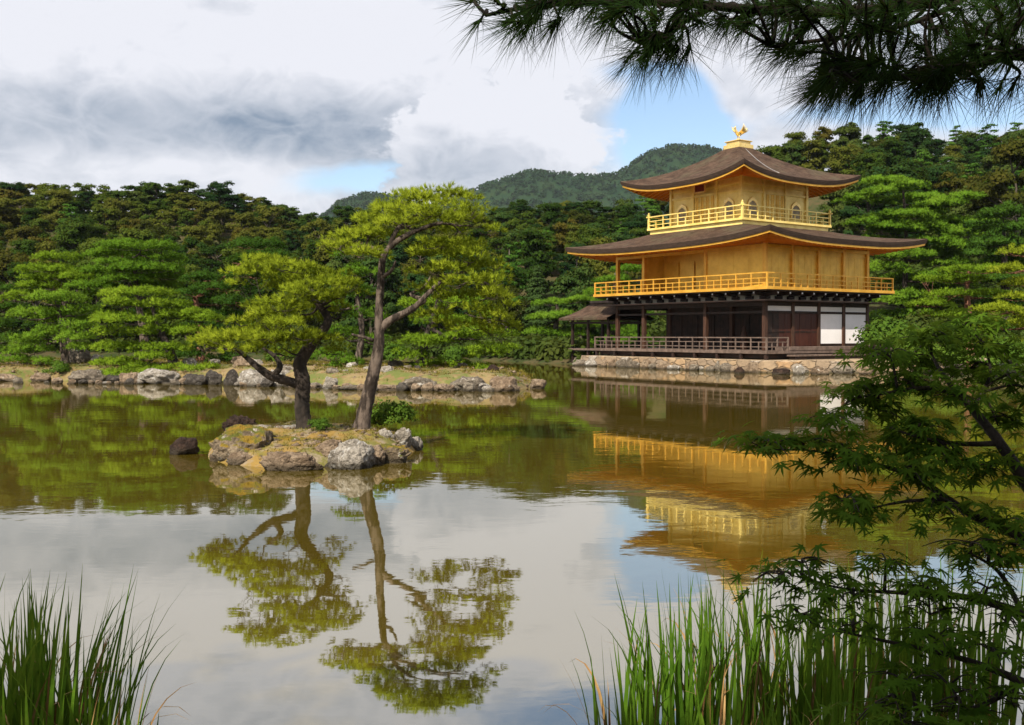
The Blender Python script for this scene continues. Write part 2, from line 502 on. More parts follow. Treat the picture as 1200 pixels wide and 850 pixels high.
simple('leaf_dry', (.22, .11, .035), (.36, .23, .09), 6, .8, 0, 0)
foliage('leaf_under', [(.022, .042, .008), (.045, .07, .012), (.08, .09, .018)], .25, .2, .0)
foliage('leaf_grass', [(.10, .12, .016), (.20, .16, .03), (.26, .18, .05)], .25, .6, .0)

# ------------------------------------------------------------------ terrain, water, hills
POND = [(-90, 1.0), (-15, 2.0), (-4, 2.9), (0, 3.1), (2.2, 2.9), (4.5, 4.2), (9, 8), (15, 15), (19, 24), (19.3, 34), (18.6, 42), (20, 48),
        (21.5, 52.5), (17.5, 53.0), (12.7, 53.4), (5, 64.5), (1.8, 68.5), (-1.5, 75), (-12, 81), (-90, 84)]
RX = [-400, 0, 250, 300, 350, 420, 480, 540, 600, 690, 740, 800, 880, 930, 980, 1080, 1200, 1600]
RY = [214, 211, 210, 224, 237, 238, 240, 234, 228, 226, 240, 226, 184, 170, 158, 156, 160, 168]


def pond_dist(X, Y):
    """signed distance to the shoreline, positive on land"""
    X = np.asarray(X, float); Y = np.asarray(Y, float)
    d = np.full(X.shape, 1e9); inside = np.zeros(X.shape, bool)
    n = len(POND)
    for i in range(n):
        x0, y0 = POND[i]; x1, y1 = POND[(i + 1) % n]
        ex, ey = x1 - x0, y1 - y0
        t = np.clip(((X - x0) * ex + (Y - y0) * ey) / (ex * ex + ey * ey), 0, 1)
        d = np.minimum(d, np.hypot(X - x0 - t * ex, Y - y0 - t * ey))
        if y0 != y1:
            c = ((y0 > Y) != (y1 > Y)) & (X < (x1 - x0) * (Y - y0) / (y1 - y0) + x0)
            inside ^= c
    return np.where(inside, -d, d)


def ground_z(X, Y):
    X = np.asarray(X, float); Y = np.asarray(Y, float)
    d = pond_dist(X, Y)
    h = np.where(d < 0, np.maximum(-1.2, d * .5), .55 * (1 - np.exp(-np.maximum(d, 0) / 1.6)))
    Ys = np.maximum(Y, 1.0)
    px = 600 + FPX * X / np.maximum(Ys, 30)
    ridge = CAM_H + (392 - np.interp(px, RX, RY)) / FPX * 140 - 5.0
    y0 = np.interp(px, [850, 1000], [86, 70])
    t = np.clip((Y - y0) / (140 - y0), 0, 1)
    fall = np.clip((Y - 150) / 160, 0, 1)
    hill = ridge * (t ** 1.15) * (1 - .75 * fall * fall * (3 - 2 * fall))
    return h + hill


def grid_axis(parts):
    out = []
    for a, b, s in parts: out += list(np.arange(a, b, s))
    return np.array(out + [parts[-1][1]])


def build_ground():
    xs = grid_axis([(-2600, -300, 230), (-300, -90, 15), (-90, 60, 1.0), (60, 300, 12), (300, 2600, 230)])
    ys = grid_axis([(-400, -40, 45), (-40, -4, 3), (-4, 92, .9), (92, 320, 4.5), (320, 5200, 320)])
    X, Y = np.meshgrid(xs, ys)
    Z = ground_z(X, Y)
    rs = np.random.RandomState(2)
    Z += np.where(Z > .1, rs.uniform(-.05, .05, Z.shape), 0)
    V = np.stack([X, Y, Z], -1).reshape(-1, 3)
    nx, ny = len(xs), len(ys)
    i = np.arange((ny - 1) * nx).reshape(ny - 1, nx)[:, :-1].ravel()
    F = np.stack([i, i + 1, i + nx + 1, i + nx], -1)
    m, T, out = mat('ground_soil')
    b = T.n('ShaderNodeBsdfPrincipled'); T.link(b.outputs[0], out.inputs[0]); b.inputs['Roughness'].default_value = .95
    b.inputs['Specular IOR Level'].default_value = .1
    tc = T.n('ShaderNodeTexCoord'); v = tc.outputs['Object']
    c1 = T.mix(T.smooth(T.noise(v, .35, 6, .65), .4, .6), (.035, .048, .014), (.085, .065, .030))
    c1 = T.mix(T.smooth(T.noise(v, 3.0, 5, .7), .5, .7), c1, (.03, .05, .012))
    T.link(c1, b.inputs['Base Color'])
    tag(link('ground', np_mesh('ground', V, F, True), m), kind='structure')


def build_water():
    m, T, out = mat('pond_water')
    tc = T.n('ShaderNodeTexCoord'); v = tc.outputs['Object']
    w1 = T.noise(T.scaled(v, (1, 1.6, 1)), 1.3, 3, .5, .3)
    w2 = T.noise(T.scaled(v, (1, 2.2, 1)), 6.0, 2, .5)
    w3 = T.noise(v, .10, 3, .5)
    h = T.m('ADD', T.m('MULTIPLY', w1, .9), T.m('MULTIPLY', w2, .10))
    amp = T.smooth(w3, .38, .62, .35, 1.0)
    bp = T.n('ShaderNodeBump'); bp.inputs['Distance'].default_value = .0055
    T.link(T.m('MULTIPLY', amp, .5), bp.inputs['Strength']); T.link(h, bp.inputs['Height'])
    murk = T.n('ShaderNodeBsdfDiffuse')
    T.link(T.mix(T.noise(v, .25, 4, .6), (.085, .060, .006), (.110, .080, .009)), murk.inputs[0])
    gl = T.n('ShaderNodeBsdfGlossy'); gl.inputs['Roughness'].default_value = .02
    gl.inputs['Color'].default_value = (.94, .925, .87, 1)
    T.link(bp.outputs[0], gl.inputs['Normal'])
    fr = T.n('ShaderNodeFresnel'); fr.inputs[0].default_value = 1.62
    mx = T.n('ShaderNodeMixShader')
    T.link(T.m('MULTIPLY_ADD', fr.outputs[0], .60, .38, clamp=True), mx.inputs[0])
    T.link(murk.outputs[0], mx.inputs[1]); T.link(gl.outputs[0], mx.inputs[2]); T.link(mx.outputs[0], out.inputs[0])
    V = [(-95, .5, 0), (40, .5, 0), (40, 90, 0), (-95, 90, 0)]
    tag(link('water', np_mesh('water', V, [(0, 1, 2, 3)]), m), kind='structure')


def build_mountains():
    """far wooded mountains behind the forest"""
    tabs = [(1500, [(380, 250), (400, 232), (430, 223), (470, 227), (500, 238), (540, 226), (560, 217), (590, 206), (620, 196), (650, 199), (690, 203), (720, 201),
                    (735, 192), (760, 174), (790, 167), (830, 170), (860, 180), (900, 190), (950, 215), (1010, 260)])]
    rs = np.random.RandomState(5)
    dist, tab = tabs[0]
    pxs = np.linspace(330, 1080, 160); hs = np.interp(pxs, [t[0] for t in tab], [t[1] for t in tab])
    depth = np.linspace(-420, 380, 34)
    V = []; Hm = []
    for j, dd in enumerate(depth):
        for i, p in enumerate(pxs):
            Y = dist + dd
            top = CAM_H + (392 - hs[i]) / FPX * dist - 6
            k = math.exp(-(dd / 210.0) ** 2)
            nz = mnoise.fractal(Vector((p * .012, dd * .006, 3.1)), 1.0, 2.0, 4) * 10
            V.append(((p - 600) / FPX * (dist + dd * .35), Y, max(-3, top * k + nz * k * (1 - k) * 3 - 3 + (1 if k < .05 else 0))))
    n = len(pxs)
    F = [(j * n + i, j * n + i + 1, (j + 1) * n + i + 1, (j + 1) * n + i) for j in range(len(depth) - 1) for i in range(n - 1)]
    tag(link('hills', np_mesh('hills', V, F, True), M['leaf_far']), kind='structure')
    V = np.array(V)
    # the woods on them: leaf clumps, one mass nobody could count
    F = np.array(F); sel = F[rs.choice(np.arange(20 * (n - 1)), 9000)]
    cen = np.array([V[f].T @ rs.dirichlet([1] * 4) for f in sel]); cen = cen[cen[:, 2] > 8]
    k = 14
    N = len(cen) * k
    c = np.repeat(cen, k, 0); r = rs.normal(size=(N, 3)); r /= np.linalg.norm(r, axis=1)[:, None]
    big = np.repeat(rs.uniform(.6, 1.25, len(cen)), k)[:, None]
    pos = c + r * np.array([3.4, 3.4, 3.4]) * big + np.array([0, 0, 2.6])
    V2, F2 = quads(pos, r + .5 * rs.normal(size=r.shape), 2.0 * big[:, 0], rs)
    tag(link('far_forest', np_mesh('far_forest', V2, F2), M['leaf_far']), kind='stuff')


def unit(a): return a / np.maximum(np.linalg.norm(a, axis=1), 1e-9)[:, None]


def quads(pos, nrm, size, rs, aspect=1.0):
    """one leaf-sized diamond per position"""
    nrm = unit(nrm); N = len(pos)
    t = unit(np.cross(nrm, rs.normal(size=(N, 3)))); b = np.cross(nrm, t)
    size = np.broadcast_to(np.asarray(size, float), (N,))[:, None]
    s1 = size * rs.uniform(.6, 1.1, (N, 1)); s2 = size * aspect * rs.uniform(.6, 1.1, (N, 1))
    V = np.stack([pos - t * s1, pos - b * s2 * .8, pos + t * s1, pos + b * s2], 1).reshape(-1, 3)
    return V, np.arange(N * 4).reshape(N, 4)


def build_haze():
    m, T, out = mat('haze_air')
    v = T.n('ShaderNodeVolumePrincipled'); v.inputs['Color'].default_value = (.80, .90, 1.0, 1); v.inputs['Density'].default_value = .00006; v.inputs['Anisotropy'].default_value = .2
    T.link(v.outputs[0], out.inputs['Volume'])
    o = MB().box(-2700, 2700, -450, 5500, -5, 290).build('haze', m)
    tag(o, kind='stuff')


build_ground()
build_water()
build_mountains()
build_haze()

# ------------------------------------------------------------------ the golden pavilion
PC = (13.47, 60.75, 0.0); PRZ = R(-55)
LX, LY = 6.92, 5.365          # balcony half sizes
WX, WY = 5.87, 4.315          # wall line


def pav_world(x, y, z=0.0):
    c, s = math.cos(PRZ), math.sin(PRZ)
    return Vector((PC[0] + c * x - s * y, PC[1] + s * x + c * y, z))


def sides(a, b):
    """four sides as (origin mapping) : fn(along, out) -> (x, y), half length, half depth"""
    return [(lambda u, o: (u, -o), a, b), (lambda u, o: (o, u), b, a), (lambda u, o: (-u, o), a, b), (lambda u, o: (-o, -u), b, a)]


def hip_roof(root, nm, a, b, zm, up, a1, b1, ztop, thk, p=.65, pw=2.6, N=36, K=14):
    def zf(u, t): return zm + (ztop - zm) * (p * t + (1 - p) * t * t) + up * abs(u) ** pw * (1 - t) ** 2
    mb = MB()
    for fn, A, B in sides(a, b):
        A1, B1 = (a1, b1) if (A, B) == (a, b) else (b1, a1)
        vs, fs = [], []
        us = [math.sin(math.pi / 2 * (2 * i / N - 1)) for i in range(N + 1)]
        for j in range(K + 1):
            t = j / K
            for u in us:
                x, y = fn(u * (A + (A1 - A) * t), B + (B1 - B) * t)
                vs.append((x, y, zf(u, t) + thk))
        n = N + 1
        fs += [(j * n + i, j * n + i + 1, (j + 1) * n + i + 1, (j + 1) * n + i) for j in range(K) for i in range(N)]
        mb.add(vs, fs, True)
        # the cut edge of the thatch and its underside
        vs = []
        rows = [(0, thk), (.004, thk * .55), (.012, 0), (.16, .10 + .02)]
        for t, dz in rows:
            for u in us:
                x, y = fn(u * (A + (A1 - A) * t), B + (B1 - B) * t)
                vs.append((x, y, zf(u, t if t > .1 else 0) + dz * (1 if t < .1 else -1) * 1.0))
        mb.add(vs, [(j * n + i + 1, j * n + i, (j + 1) * n + i, (j + 1) * n + i + 1) for j in range(len(rows) - 1) for i in range(N)], False)
    nt = len(mb.f)
    o = mb.build(nm, M['thatch'], root)
    o.data.materials.append(M['thatch_edge'])
    per = N * K + N * 3
    for i in range(4):
        for k in range(N * K, per): o.data.polygons[i * per + k].material_index = 1
    # gold line under the thatch
    tr = MB()
    for fn, A, B in sides(a - .10, b - .10):
        for i in range(N):
            pts = []
            for u in (us[i], us[i + 1]):
                x, y = fn(u * A, B); xi, yi = fn(u * (A - .08), B - .08)
                z = zf(u, 0) - .012
                pts.append([(x, y, z), (x, y, z - .10), (xi, yi, z - .10)])
            (p0, p1, p2), (q0, q1, q2) = pts
            tr.add([p0, p1, p2, q0, q1, q2], [(0, 1, 4, 3), (1, 2, 5, 4)])
    tr.build('eave_trim', M['gold_orange'], o)
    return o, zf


def soffit(root, a, b, zf, aw, bw, zw, spacing, N=30, K=5):
    a -= .16; b -= .16

    def z_at(u, t): return (zf(u, 0) - .05) * (1 - t) + zw * t - .0
    mb = MB(); rf = MB()
    for fn, A, B in sides(a, b):
        A1, B1 = (aw, bw) if (A, B) == (a, b) else (bw, aw)
        vs = []; n = N + 1
        for j in range(K + 1):
            t = j / K
            for i in range(n):
                u = 2 * i / N - 1; x, y = fn(u * (A + (A1 - A) * t), B + (B1 - B) * t); vs.append((x, y, z_at(u, t)))
        mb.add(vs, [(j * n + i + 1, j * n + i, (j + 1) * n + i, (j + 1) * n + i + 1) for j in range(K) for i in range(N)], True)
        k = int(2 * A / spacing)
        for q in range(k + 1):
            w = -A + .1 + (2 * A - .2) * q / k
            tm = 1.0 if abs(w) <= A1 else (A - abs(w)) / (A - A1)
            if tm < .08: continue
            pts = []
            for t in (0.02, tm * .5, tm):
                hw = A + (A1 - A) * t
                x, y = fn(w, B + (B1 - B) * t); pts.append((x, y, z_at(max(-1, min(1, w / hw)), t) - .055))
            rf.bar(pts[0], pts[1], .10, .11); rf.bar(pts[1], pts[2], .10, .11)
    s = mb.build('eave_soffit', M['gold_eave'], root)
    rf.build('rafters', M['gold_eave'], s)
    return s


def railing(root, pts, z0, ztop, mids, spacing, m, w=.055, closed=False, posth=.0, corner=.09, name='railing'):
    mb = MB()
    segs = list(zip(pts, pts[1:] + ([pts[0]] if closed else [])))
    if not closed: segs = segs[:len(pts) - 1]
    for (x0, y0), (x1, y1) in segs:
        L = math.hypot(x1 - x0, y1 - y0); dx, dy = (x1 - x0) / L, (y1 - y0) / L
        e = .18 if posth else .05
        mb.bar((x0 - dx * e, y0 - dy * e, ztop), (x1 + dx * e, y1 + dy * e, ztop), w * 1.15, w)
        for z in mids:
            mb.bar((x0 + dx * .05, y0 + dy * .05, z), (x1 - dx * .05, y1 - dy * .05, z), w * .75, w * .75)
        k = max(1, round(L / spacing))
        for i in range(k):
            px_, py_ = x0 + (x1 - x0) * (i + .0) / k, y0 + (y1 - y0) * (i + .0) / k
            if i: mb.box(px_ - w / 2, px_ + w / 2, py_ - w / 2, py_ + w / 2, z0, ztop - w * .5 - .002)
            if mids and len(mids) > 1:
                qx, qy = x0 + (x1 - x0) * (i + .5) / k, y0 + (y1 - y0) * (i + .5) / k
                mb.box(qx - w * .38, qx + w * .38, qy - w * .38, qy + w * .38, z0, max(mids) - w * .375 - .002)
    o = mb.build(name, m, root)
    for x, y in pts:
        c = MB().box(x - corner / 2, x + corner / 2, y - corner / 2, y + corner / 2, z0, ztop + posth)
        if posth: c.lathe((x, y, ztop + posth), [(.03, -.01), (.05, .02), (.05, .05), (.02, .09), (.006, .12)], 8)
        c.build('corner_post', m, o, bevel=.008)
    return o


def pane_with_lattice(root, fn, u0, u1, z0, z1, o, nb, nh, mp, ml, name='lattice_panel'):
    a, b = fn(u0, o), fn(u1, o)
    mb = MB(); mb.bar((*a, (z0 + z1) / 2), (*b, (z0 + z1) / 2), .05, z1 - z0)
    pnl = mb.build(name, mp, root)
    lt = MB()
    for i in range(1, nb):
        u = u0 + (u1 - u0) * i / nb; x, y = fn(u, o + .045); lt.box(x - .02, x + .02, y - .02, y + .02, z0 + .02, z1 - .02)
    for i in range(1, nh):
        z = z0 + (z1 - z0) * i / nh; x0, y0 = fn(u0 + .02, o + .06); x1, y1 = fn(u1 - .02, o + .06); lt.bar((x0, y0, z), (x1, y1, z), .03, .03)
    if nb > 1 or nh > 1: lt.build('lattice', ml, pnl)
    return pnl


def build_pavilion():
    root = empty('golden_pavilion', PC, PRZ)
    tag(root, 'three-storey golden pavilion with brown thatched roofs and a dark timber ground floor', 'pavilion')
    S4 = sides(WX, WY)
    south, east, north, west = [s[0] for s in S4]
    # ground storey: floors
    MB().box(-LX, LX, -LY, LY, .94, 1.10).build('veranda_floor', M['rail_timber'], root, bevel=.01)
    MB().box(-LX + .25, LX - .25, -LY + .3, LY - .3, .70, .938).build('floor_beam', M['dark_timber'], root)
    for x in np.linspace(-LX + .15, LX - .15, 9):
        MB().box(x - .08, x + .08, -LY + .05, -LY + .21, .55, .938).build('floor_post', M['dark_timber'], root)
    # raised bench floor along the east front
    MB().box(LX - .95, LX + .02, -LY + 1.75, LY, 1.104, 1.30).build('bench_floor', M['rail_timber'], root, bevel=.01)
    MB().box(LX + .04, LX + .62, -LY + 1.5, LY - .2, .80, .89).build('step_board', M['rail_timber'], root, bevel=.01)
    MB().box(LX + .10, LX + .56, -LY + 1.6, LY - .3, .55, .797).build('step_riser', M['dark_timber'], root)
    for y in np.linspace(-LY + 2.2, LY - .6, 5):
        MB().box(LX - .16, LX - .04, y - .06, y + .06, .55, .938).build('floor_post', M['dark_timber'], root)
    railing(root, [(-LX + .06, -LY + 1.4), (-LX + .06, -LY + .06), (LX - .06, -LY + .06), (LX - .06, -LY + 1.7)], 1.10, 1.78, [1.30, 1.55], 1.05, M['rail_timber'], .06)
    # pillars
    xs = [WX, 1.62, -3.47, -WX]; ys = [-WY, -2.16, 0, 2.16, WY]
    pil = [(x, -WY) for x in xs] + [(WX, y) for y in ys[1:]] + [(-WX, y) for y in ys[1:]] + [(x, WY) for x in xs[1:3]] + [(-3.47, -2.16), (1.62, -2.2)]
    for x, y in pil:
        MB().box(x - .11, x + .11, y - .11, y + .11, 1.102, 3.70).build('pillar', M['pillar_timber'], root, bevel=.015)
    # inner room behind the open south veranda, its shade put into near-black timber
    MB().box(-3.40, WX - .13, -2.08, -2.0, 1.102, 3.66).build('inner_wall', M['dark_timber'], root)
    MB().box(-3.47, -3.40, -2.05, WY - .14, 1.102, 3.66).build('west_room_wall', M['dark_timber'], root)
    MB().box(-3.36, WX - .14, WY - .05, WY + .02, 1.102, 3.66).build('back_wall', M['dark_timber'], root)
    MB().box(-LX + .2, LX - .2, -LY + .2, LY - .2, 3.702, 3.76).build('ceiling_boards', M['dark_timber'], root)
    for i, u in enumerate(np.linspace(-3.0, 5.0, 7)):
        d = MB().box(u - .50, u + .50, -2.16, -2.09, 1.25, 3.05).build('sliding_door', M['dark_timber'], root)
        l = MB()
        for k in range(1, 5): l.box(u - .5 + k * .2 - .012, u - .5 + k * .2 + .012, -2.185, -2.163, 1.27, 3.03)
        l.build('door_bars', M['dark_timber'], d)
    # a gilt altar figure, its gold coloured as dark timber for the room's shade
    MB().lathe((3.0, -2.7, 1.10), [(.22, 0), (.24, .5), (.15, .55), (.20, .75), (.17, .95), (.11, 1.05), (.12, 1.2), (.06, 1.3), (.01, 1.34)], 14).build('altar_figure', M['pillar_timber'], root)
    # beams round the ground storey
    for zc, h in ((3.58, .22), (3.14, .12)):
        for fn, A, B in S4:
            a, b = fn(-A + .112, B), fn(A - .112, B)
            if fn is west and zc < 3.3: continue
            MB().bar((*a, zc), (*b, zc), .16, h).build('beam', M['dark_timber'], root, bevel=.01)
    # east front: doors, white panels and the strip of white panels over them
    bays = list(zip(ys, ys[1:]))
    for i, (y0, y1) in enumerate(bays):
        p = MB().box(WX - .03, WX + .04, y0 + .13, y1 - .13, 3.205, 3.465).build('transom_panel', M['white_plaster'], root)
        if i >= 2:
            p = MB().box(WX - .03, WX + .03, y0 + .115, y1 - .115, 1.44, 3.075).build('white_panel', M['white_plaster'], root)
            MB().box(WX - .02, WX + .05, y0 + .115, y1 - .115, 1.34, 1.436).build('panel_sill', M['dark_timber'], p)
        else:
            k = 4
            for q in range(k):
                a0 = y0 + .12 + (y1 - y0 - .24) * q / k; a1 = y0 + .12 + (y1 - y0 - .24) * (q + 1) / k
                d = MB().box(WX - .04, WX + .02 + .012 * (q % 2), a0 + .008, a1 - .008, 1.32, 3.07).build('door_leaf', M['red_timber' if (i == 1 or q > 1) else 'dark_timber'], root)
                MB().box(WX + .034, WX + .05, a0 + .03, a1 - .03, 2.05, 2.12).build('door_rail', M['dark_timber'], d)
    # plaster frieze and brackets below the balcony
    for fn, A, B in S4:
        a, b = fn(-A, B - .02), fn(A, B - .02)
        MB().bar((*a, 3.94), (*b, 3.94), .08, .34).build('frieze', M['cream_plaster'], root)
        k = 12 if A > 5 else 9
        for i in range(k + 1):
            u = -A + 2 * A * i / k
            x0, y0 = fn(u, B - .06); x1, y1 = fn(u, B + .86)
            ar = MB(); ar.bar((x0, y0, 4.06), (x1, y1, 4.13), .15, .20)
            xm, ym = fn(u, B + .30); xa, ya = fn(u - .24, B + .10); xb, yb = fn(u + .24, B + .10)
            ar.bar((xa, ya, 3.90), (xb, yb, 3.90), .14, .16)
            arm = ar.build('bracket_arm', M['dark_timber'], root)
            x2, y2 = fn(u, B + .885); MB().bar((x1, y1, 4.132), (x2, y2, 4.134), .09, .09).build('bracket_tip', M['white_plaster'], arm)
    for fn, A, B in sides(LX - .1, LY - .1):
        a, b = fn(-A - .05, B), fn(A + .05, B)
        MB().bar((*a, 4.235), (*b, 4.235), .12, .06).build('edge_beam', M['dark_timber'], root)
    # second storey
    MB().box(-LX - .04, LX + .04, -LY - .04, LY + .04, 4.268, 4.43).build('balcony', M['gold_orange'], root, bevel=.01)
    r = railing(root, [(-LX + .05, -LY + .05), (LX - .05, -LY + .05), (LX - .05, LY - .05), (-LX + .05, LY - .05)], 4.43, 5.13, [4.62, 4.86], 1.05, M['gold_orange'], .06, True)
    for x, y in [(x, -WY) for x in xs] + [(WX, y) for y in ys[1:]] + [(-WX, y) for y in ys[1:]] + [(x, WY) for x in xs[1:3]]:
        MB().box(x - .10, x + .10, y - .10, y + .10, 4.432, 6.86).build('pillar', M['gold_orange'], root, bevel=.012)
    wl = MB().box(1.72, WX - .102, -WY - .03, -WY + .05, 4.432, 6.74).build('south_wall', M['gold_leaf'], root)
    sd = MB()
    for u in (2.6, 3.68, 4.75): sd.box(u - .02, u + .02, -WY - .04, -WY - .033, 4.6, 6.4)
    sd.box(1.75, WX - .12, -WY - .075, -WY - .034, 6.42, 6.52); sd.box(1.75, WX - .12, -WY - .075, -WY - .034, 4.50, 4.58)
    sd.build('wall_batten', M['gold_leaf'], wl)
    wl = MB().box(-3.47, 1.68, -2.72, -2.64, 4.432, 6.74).build('recess_wall', M['gold_leaf'], root)
    for u in (-2.7, -1.4, -.1, 1.0):
        d = MB().box(u - .58, u + .58, -2.80, -2.724, 4.50, 6.25).build('sliding_door', M['gold_leaf'], wl)
    MB().box(1.62, 1.70, -WY + .052, -2.722, 4.432, 6.74).build('recess_side', M['gold_leaf'], root)
    MB().box(-3.55, -3.47, -WY, WY - .1, 4.432, 6.74).build('west_wall', M['gold_leaf'], root)
    MB().box(-3.46, WX - .102, WY - .05, WY + .03, 4.432, 6.74).build('north_wall', M['gold_leaf'], root)
    for i, (y0, y1) in enumerate(bays):
        w = MB().box(WX - .10, WX - .04, y0 + .102, y1 - .102, 4.432, 6.74).build('east_wall_panel', M['gold_leaf'], root)
        b_ = MB()
        b_.box(WX - .038, WX + .0, y0 + .105, y1 - .105, 6.30, 6.40); b_.box(WX - .038, WX + .0, y0 + .105, y1 - .105, 4.50, 4.58)
        for q in range(1, 4):
            yy = y0 + (y1 - y0) * q / 4; b_.box(WX - .038, WX - .031, yy - .018, yy + .018, 4.585, 6.295)
        b_.build('batten', M['gold_leaf'], w)
    for fn, A, B in S4:
        a, b = fn(-A + .10, B), fn(A - .10, B); MB().bar((*a, 6.62), (*b, 6.62), .17, .16).build('beam', M['gold_leaf'], root)
    MB().box(-WX, WX, -WY, WY, 6.87, 6.93).build('ceiling_boards', M['gold_eave'], root)
    o, zf = hip_roof(root, 'lower_roof', 8.2, 6.65, 6.70, .42, 3.45, 3.45, 7.80, .26, p=.8, pw=3.0)
    soffit(root, 8.2, 6.65, zf, WX + .05, WY + .05, 6.85, .40)
    # third storey
    H3 = 3.785; W3 = 2.775
    MB().box(-H3 + .12, H3 - .12, -H3 + .12, H3 - .12, 7.72, 8.20).build('balcony_base', M['gold_pale'], root)
    MB().box(-H3 - .02, H3 + .02, -H3 - .02, H3 + .02, 8.202, 8.33).build('balcony', M['gold_pale'], root, bevel=.01)
    railing(root, [(-H3 + .06, -H3 + .06), (H3 - .06, -H3 + .06), (H3 - .06, H3 - .06), (-H3 + .06, H3 - .06)], 8.33, 9.02, [8.52, 8.76], 1.24, M['gold_pale'], .06, True, .16, .11)
    for fn, A, B in sides(W3, W3):
        a, b = fn(-A + .095, B - .06), fn(A - .095, B - .06)
        w = MB(); w.bar((*a, 9.62), (*b, 9.62), .06, 2.58); w = w.build('upper_wall', M['gold_pale'], root)
        for u in (-2.775, -.925, .925):
            x, y = fn(u, B); MB().box(x - .09, x + .09, y - .09, y + .09, 8.332, 10.92).build('pillar', M['gold_pale'], root, bevel=.01)
        for z, h in ((8.42, .14), (10.02, .12), (10.45, .14)):
            a, b = fn(-A + .10, B - .005), fn(A - .10, B - .005); MB().bar((*a, z), (*b, z), .10, h).build('beam', M['gold_pale'], root)
        # bell-shaped windows in the outer bays
        for uc in (-1.85, 1.85):
            prof = [(-.40, 0), (-.38, .45), (-.36, .62), (-.26, .76), (-.12, .84), (0, .90), (.12, .84), (.26, .76), (.36, .62), (.38, .45), (.40, 0)]
            def ring(sc, off): return [(*fn(uc + q * sc, B + off), 8.70 + (zz * sc if zz else 0) + (.0)) for q, zz in prof]
            gl = MB(); rr = ring(.88, -.005); gl.add(rr, [tuple(range(len(rr)))])
            rb = ring(.88, -.04); gl.add(rb, [tuple(range(len(rb) - 1, -1, -1))])
            win = gl.build('window', M['lattice_grey'], root)
            fr = MB(); n = len(prof)
            o1, i1, o0, i0 = ring(1.1, .045), ring(.88, .045), ring(1.1, -.03), ring(.88, -.03)
            fr.add(o1 + i1 + o0 + i0, [f for k in range(n - 1) for f in ((k, k + 1, n + k + 1, n + k), (k, 2 * n + k, 2 * n + k + 1, k + 1), (n + k, n + k + 1, 3 * n + k + 1, 3 * n + k))])
            a, b = fn(uc - .44, B + .02), fn(uc + .44, B + .02); fr.bar((*a, 8.68), (*b, 8.68), .08, .05)
            fr.build('window_frame', M['gold_bright'], win)
            bars = MB()
            for q in (-.22, -.11, 0, .11, .22):
                x, y = fn(uc + q, B + .012); bars.box(x - .014, x + .014, y - .014, y + .014, 8.705, 8.70 + .88 * np.interp(abs(q), [0, .12, .26, .36], [.9, .84, .76, .62]))
            for zz in (8.95, 9.2):
                a, b = fn(uc - .33, B + .014), fn(uc + .33, B + .014); bars.bar((*a, zz), (*b, zz), .02, .025)
            bars.build('window_bars', M['lattice_grey'], win)
        # panelled doors in the middle bay
        for k in range(4):
            u0 = -.82 + k * .41; pane_with_lattice(root, fn, u0 + .01, u0 + .40, 8.50, 9.94, B - .01, 3, 5, M['gold_pale'], M['gold_leaf'], 'panelled_door')
    # name board under the south eave
    pq = MB().bar((-.36, -W3 - .42, 10.42), (.36, -W3 - .42, 10.42), .05, .50).build('name_board', M['plaque_red'], root)
    fb = MB()
    for z in (10.15, 10.69): fb.bar((-.42, -W3 - .43, z), (.42, -W3 - .43, z), .07, .06)
    for x in (-.40, .40): fb.box(x - .03, x + .03, -W3 - .465, -W3 - .395, 10.182, 10.658)
    fb.build('board_frame', M['gold_bright'], pq)
    MB().box(-W3, W3, -W3, W3, 10.93, 10.98).build('ceiling_boards', M['gold_eave'], root)
    o, zf = hip_roof(root, 'upper_roof', 4.95, 4.95, 10.38, .62, .50, .50, 12.80, .24, p=.60, pw=2.8)
    soffit(root, 4.95, 4.95, zf, W3 + .05, W3 + .05, 10.90, .34)
    # lightning cable down the east slope, ridge lines
    cb = []
    for t in np.linspace(.93, .12, 12): cb.append((4.95 + (.5 - 4.95) * t, -.15 - 1.6 * (1 - t), zf(-.3 * (1 - t), t) + .27))
    MB().tube(cb, .022, 5).build('lightning_cable', M['cable_metal'], o)
    # finial base and phoenix
    fb = MB(); fb.box(-.62, .62, -.62, .62, 12.95, 13.18); fb.box(-.50, .50, -.50, .50, 13.182, 13.36); fb.box(-.58, .58, -.58, .58, 13.362, 13.42)
    fb.lathe((0, 0, 13.42), [(.34, 0), (.30, .06), (.12, .10), (.10, .16)], 14)
    fin = fb.build('finial_base', M['gold_bright'], root, bevel=.015)
    ph = MB()
    # the bird faces the pond: body, neck, head with crest, raised wings, tail plumes
    ph.tube([(0, .22, 13.86), (0, .10, 13.84), (0, -.05, 13.86), (0, -.18, 13.95), (0, -.25, 14.08), (0, -.27, 14.17), (0, -.33, 14.21), (0, -.41, 14.18)],
            [.05, .11, .12, .085, .055, .05, .05, .01], 9)
    ph.tube([(0, -.28, 14.2), (0, -.25, 14.29), (0, -.20, 14.33)], [.03, .022, .005], 6)
    for s in (-1, 1):
        ph.tube([(s * .06, 0, 13.8), (s * .06, .01, 13.68), (s * .05, -.02, 13.56)], [.04, .022, .025], 6)
        # one raised wing: a fan of overlapping feathers
        for k in range(6):
            f = k / 5; a = Vector((s * .09, -.04 + .16 * f, 13.92)); e = a + Vector((s * (.40 - .10 * f), -.02 + .34 * f, .46 - .30 * f)); m_ = (a + e) / 2 + Vector((s * .05, 0, -.05))
            ph.tube(spline([a, m_, e], 3), lerp_list([.04, .042, .035, .012], 7), 5)
    for k in range(3):
        sx = (k - 1) * .09
        ph.tube(spline([(sx * .3, .20, 13.86), (sx, .36, 13.96), (sx * 1.6, .50, 14.12), (sx * 2.0, .56, 14.26)], 3), lerp_list([.04, .045, .035, .008], 10), 6)
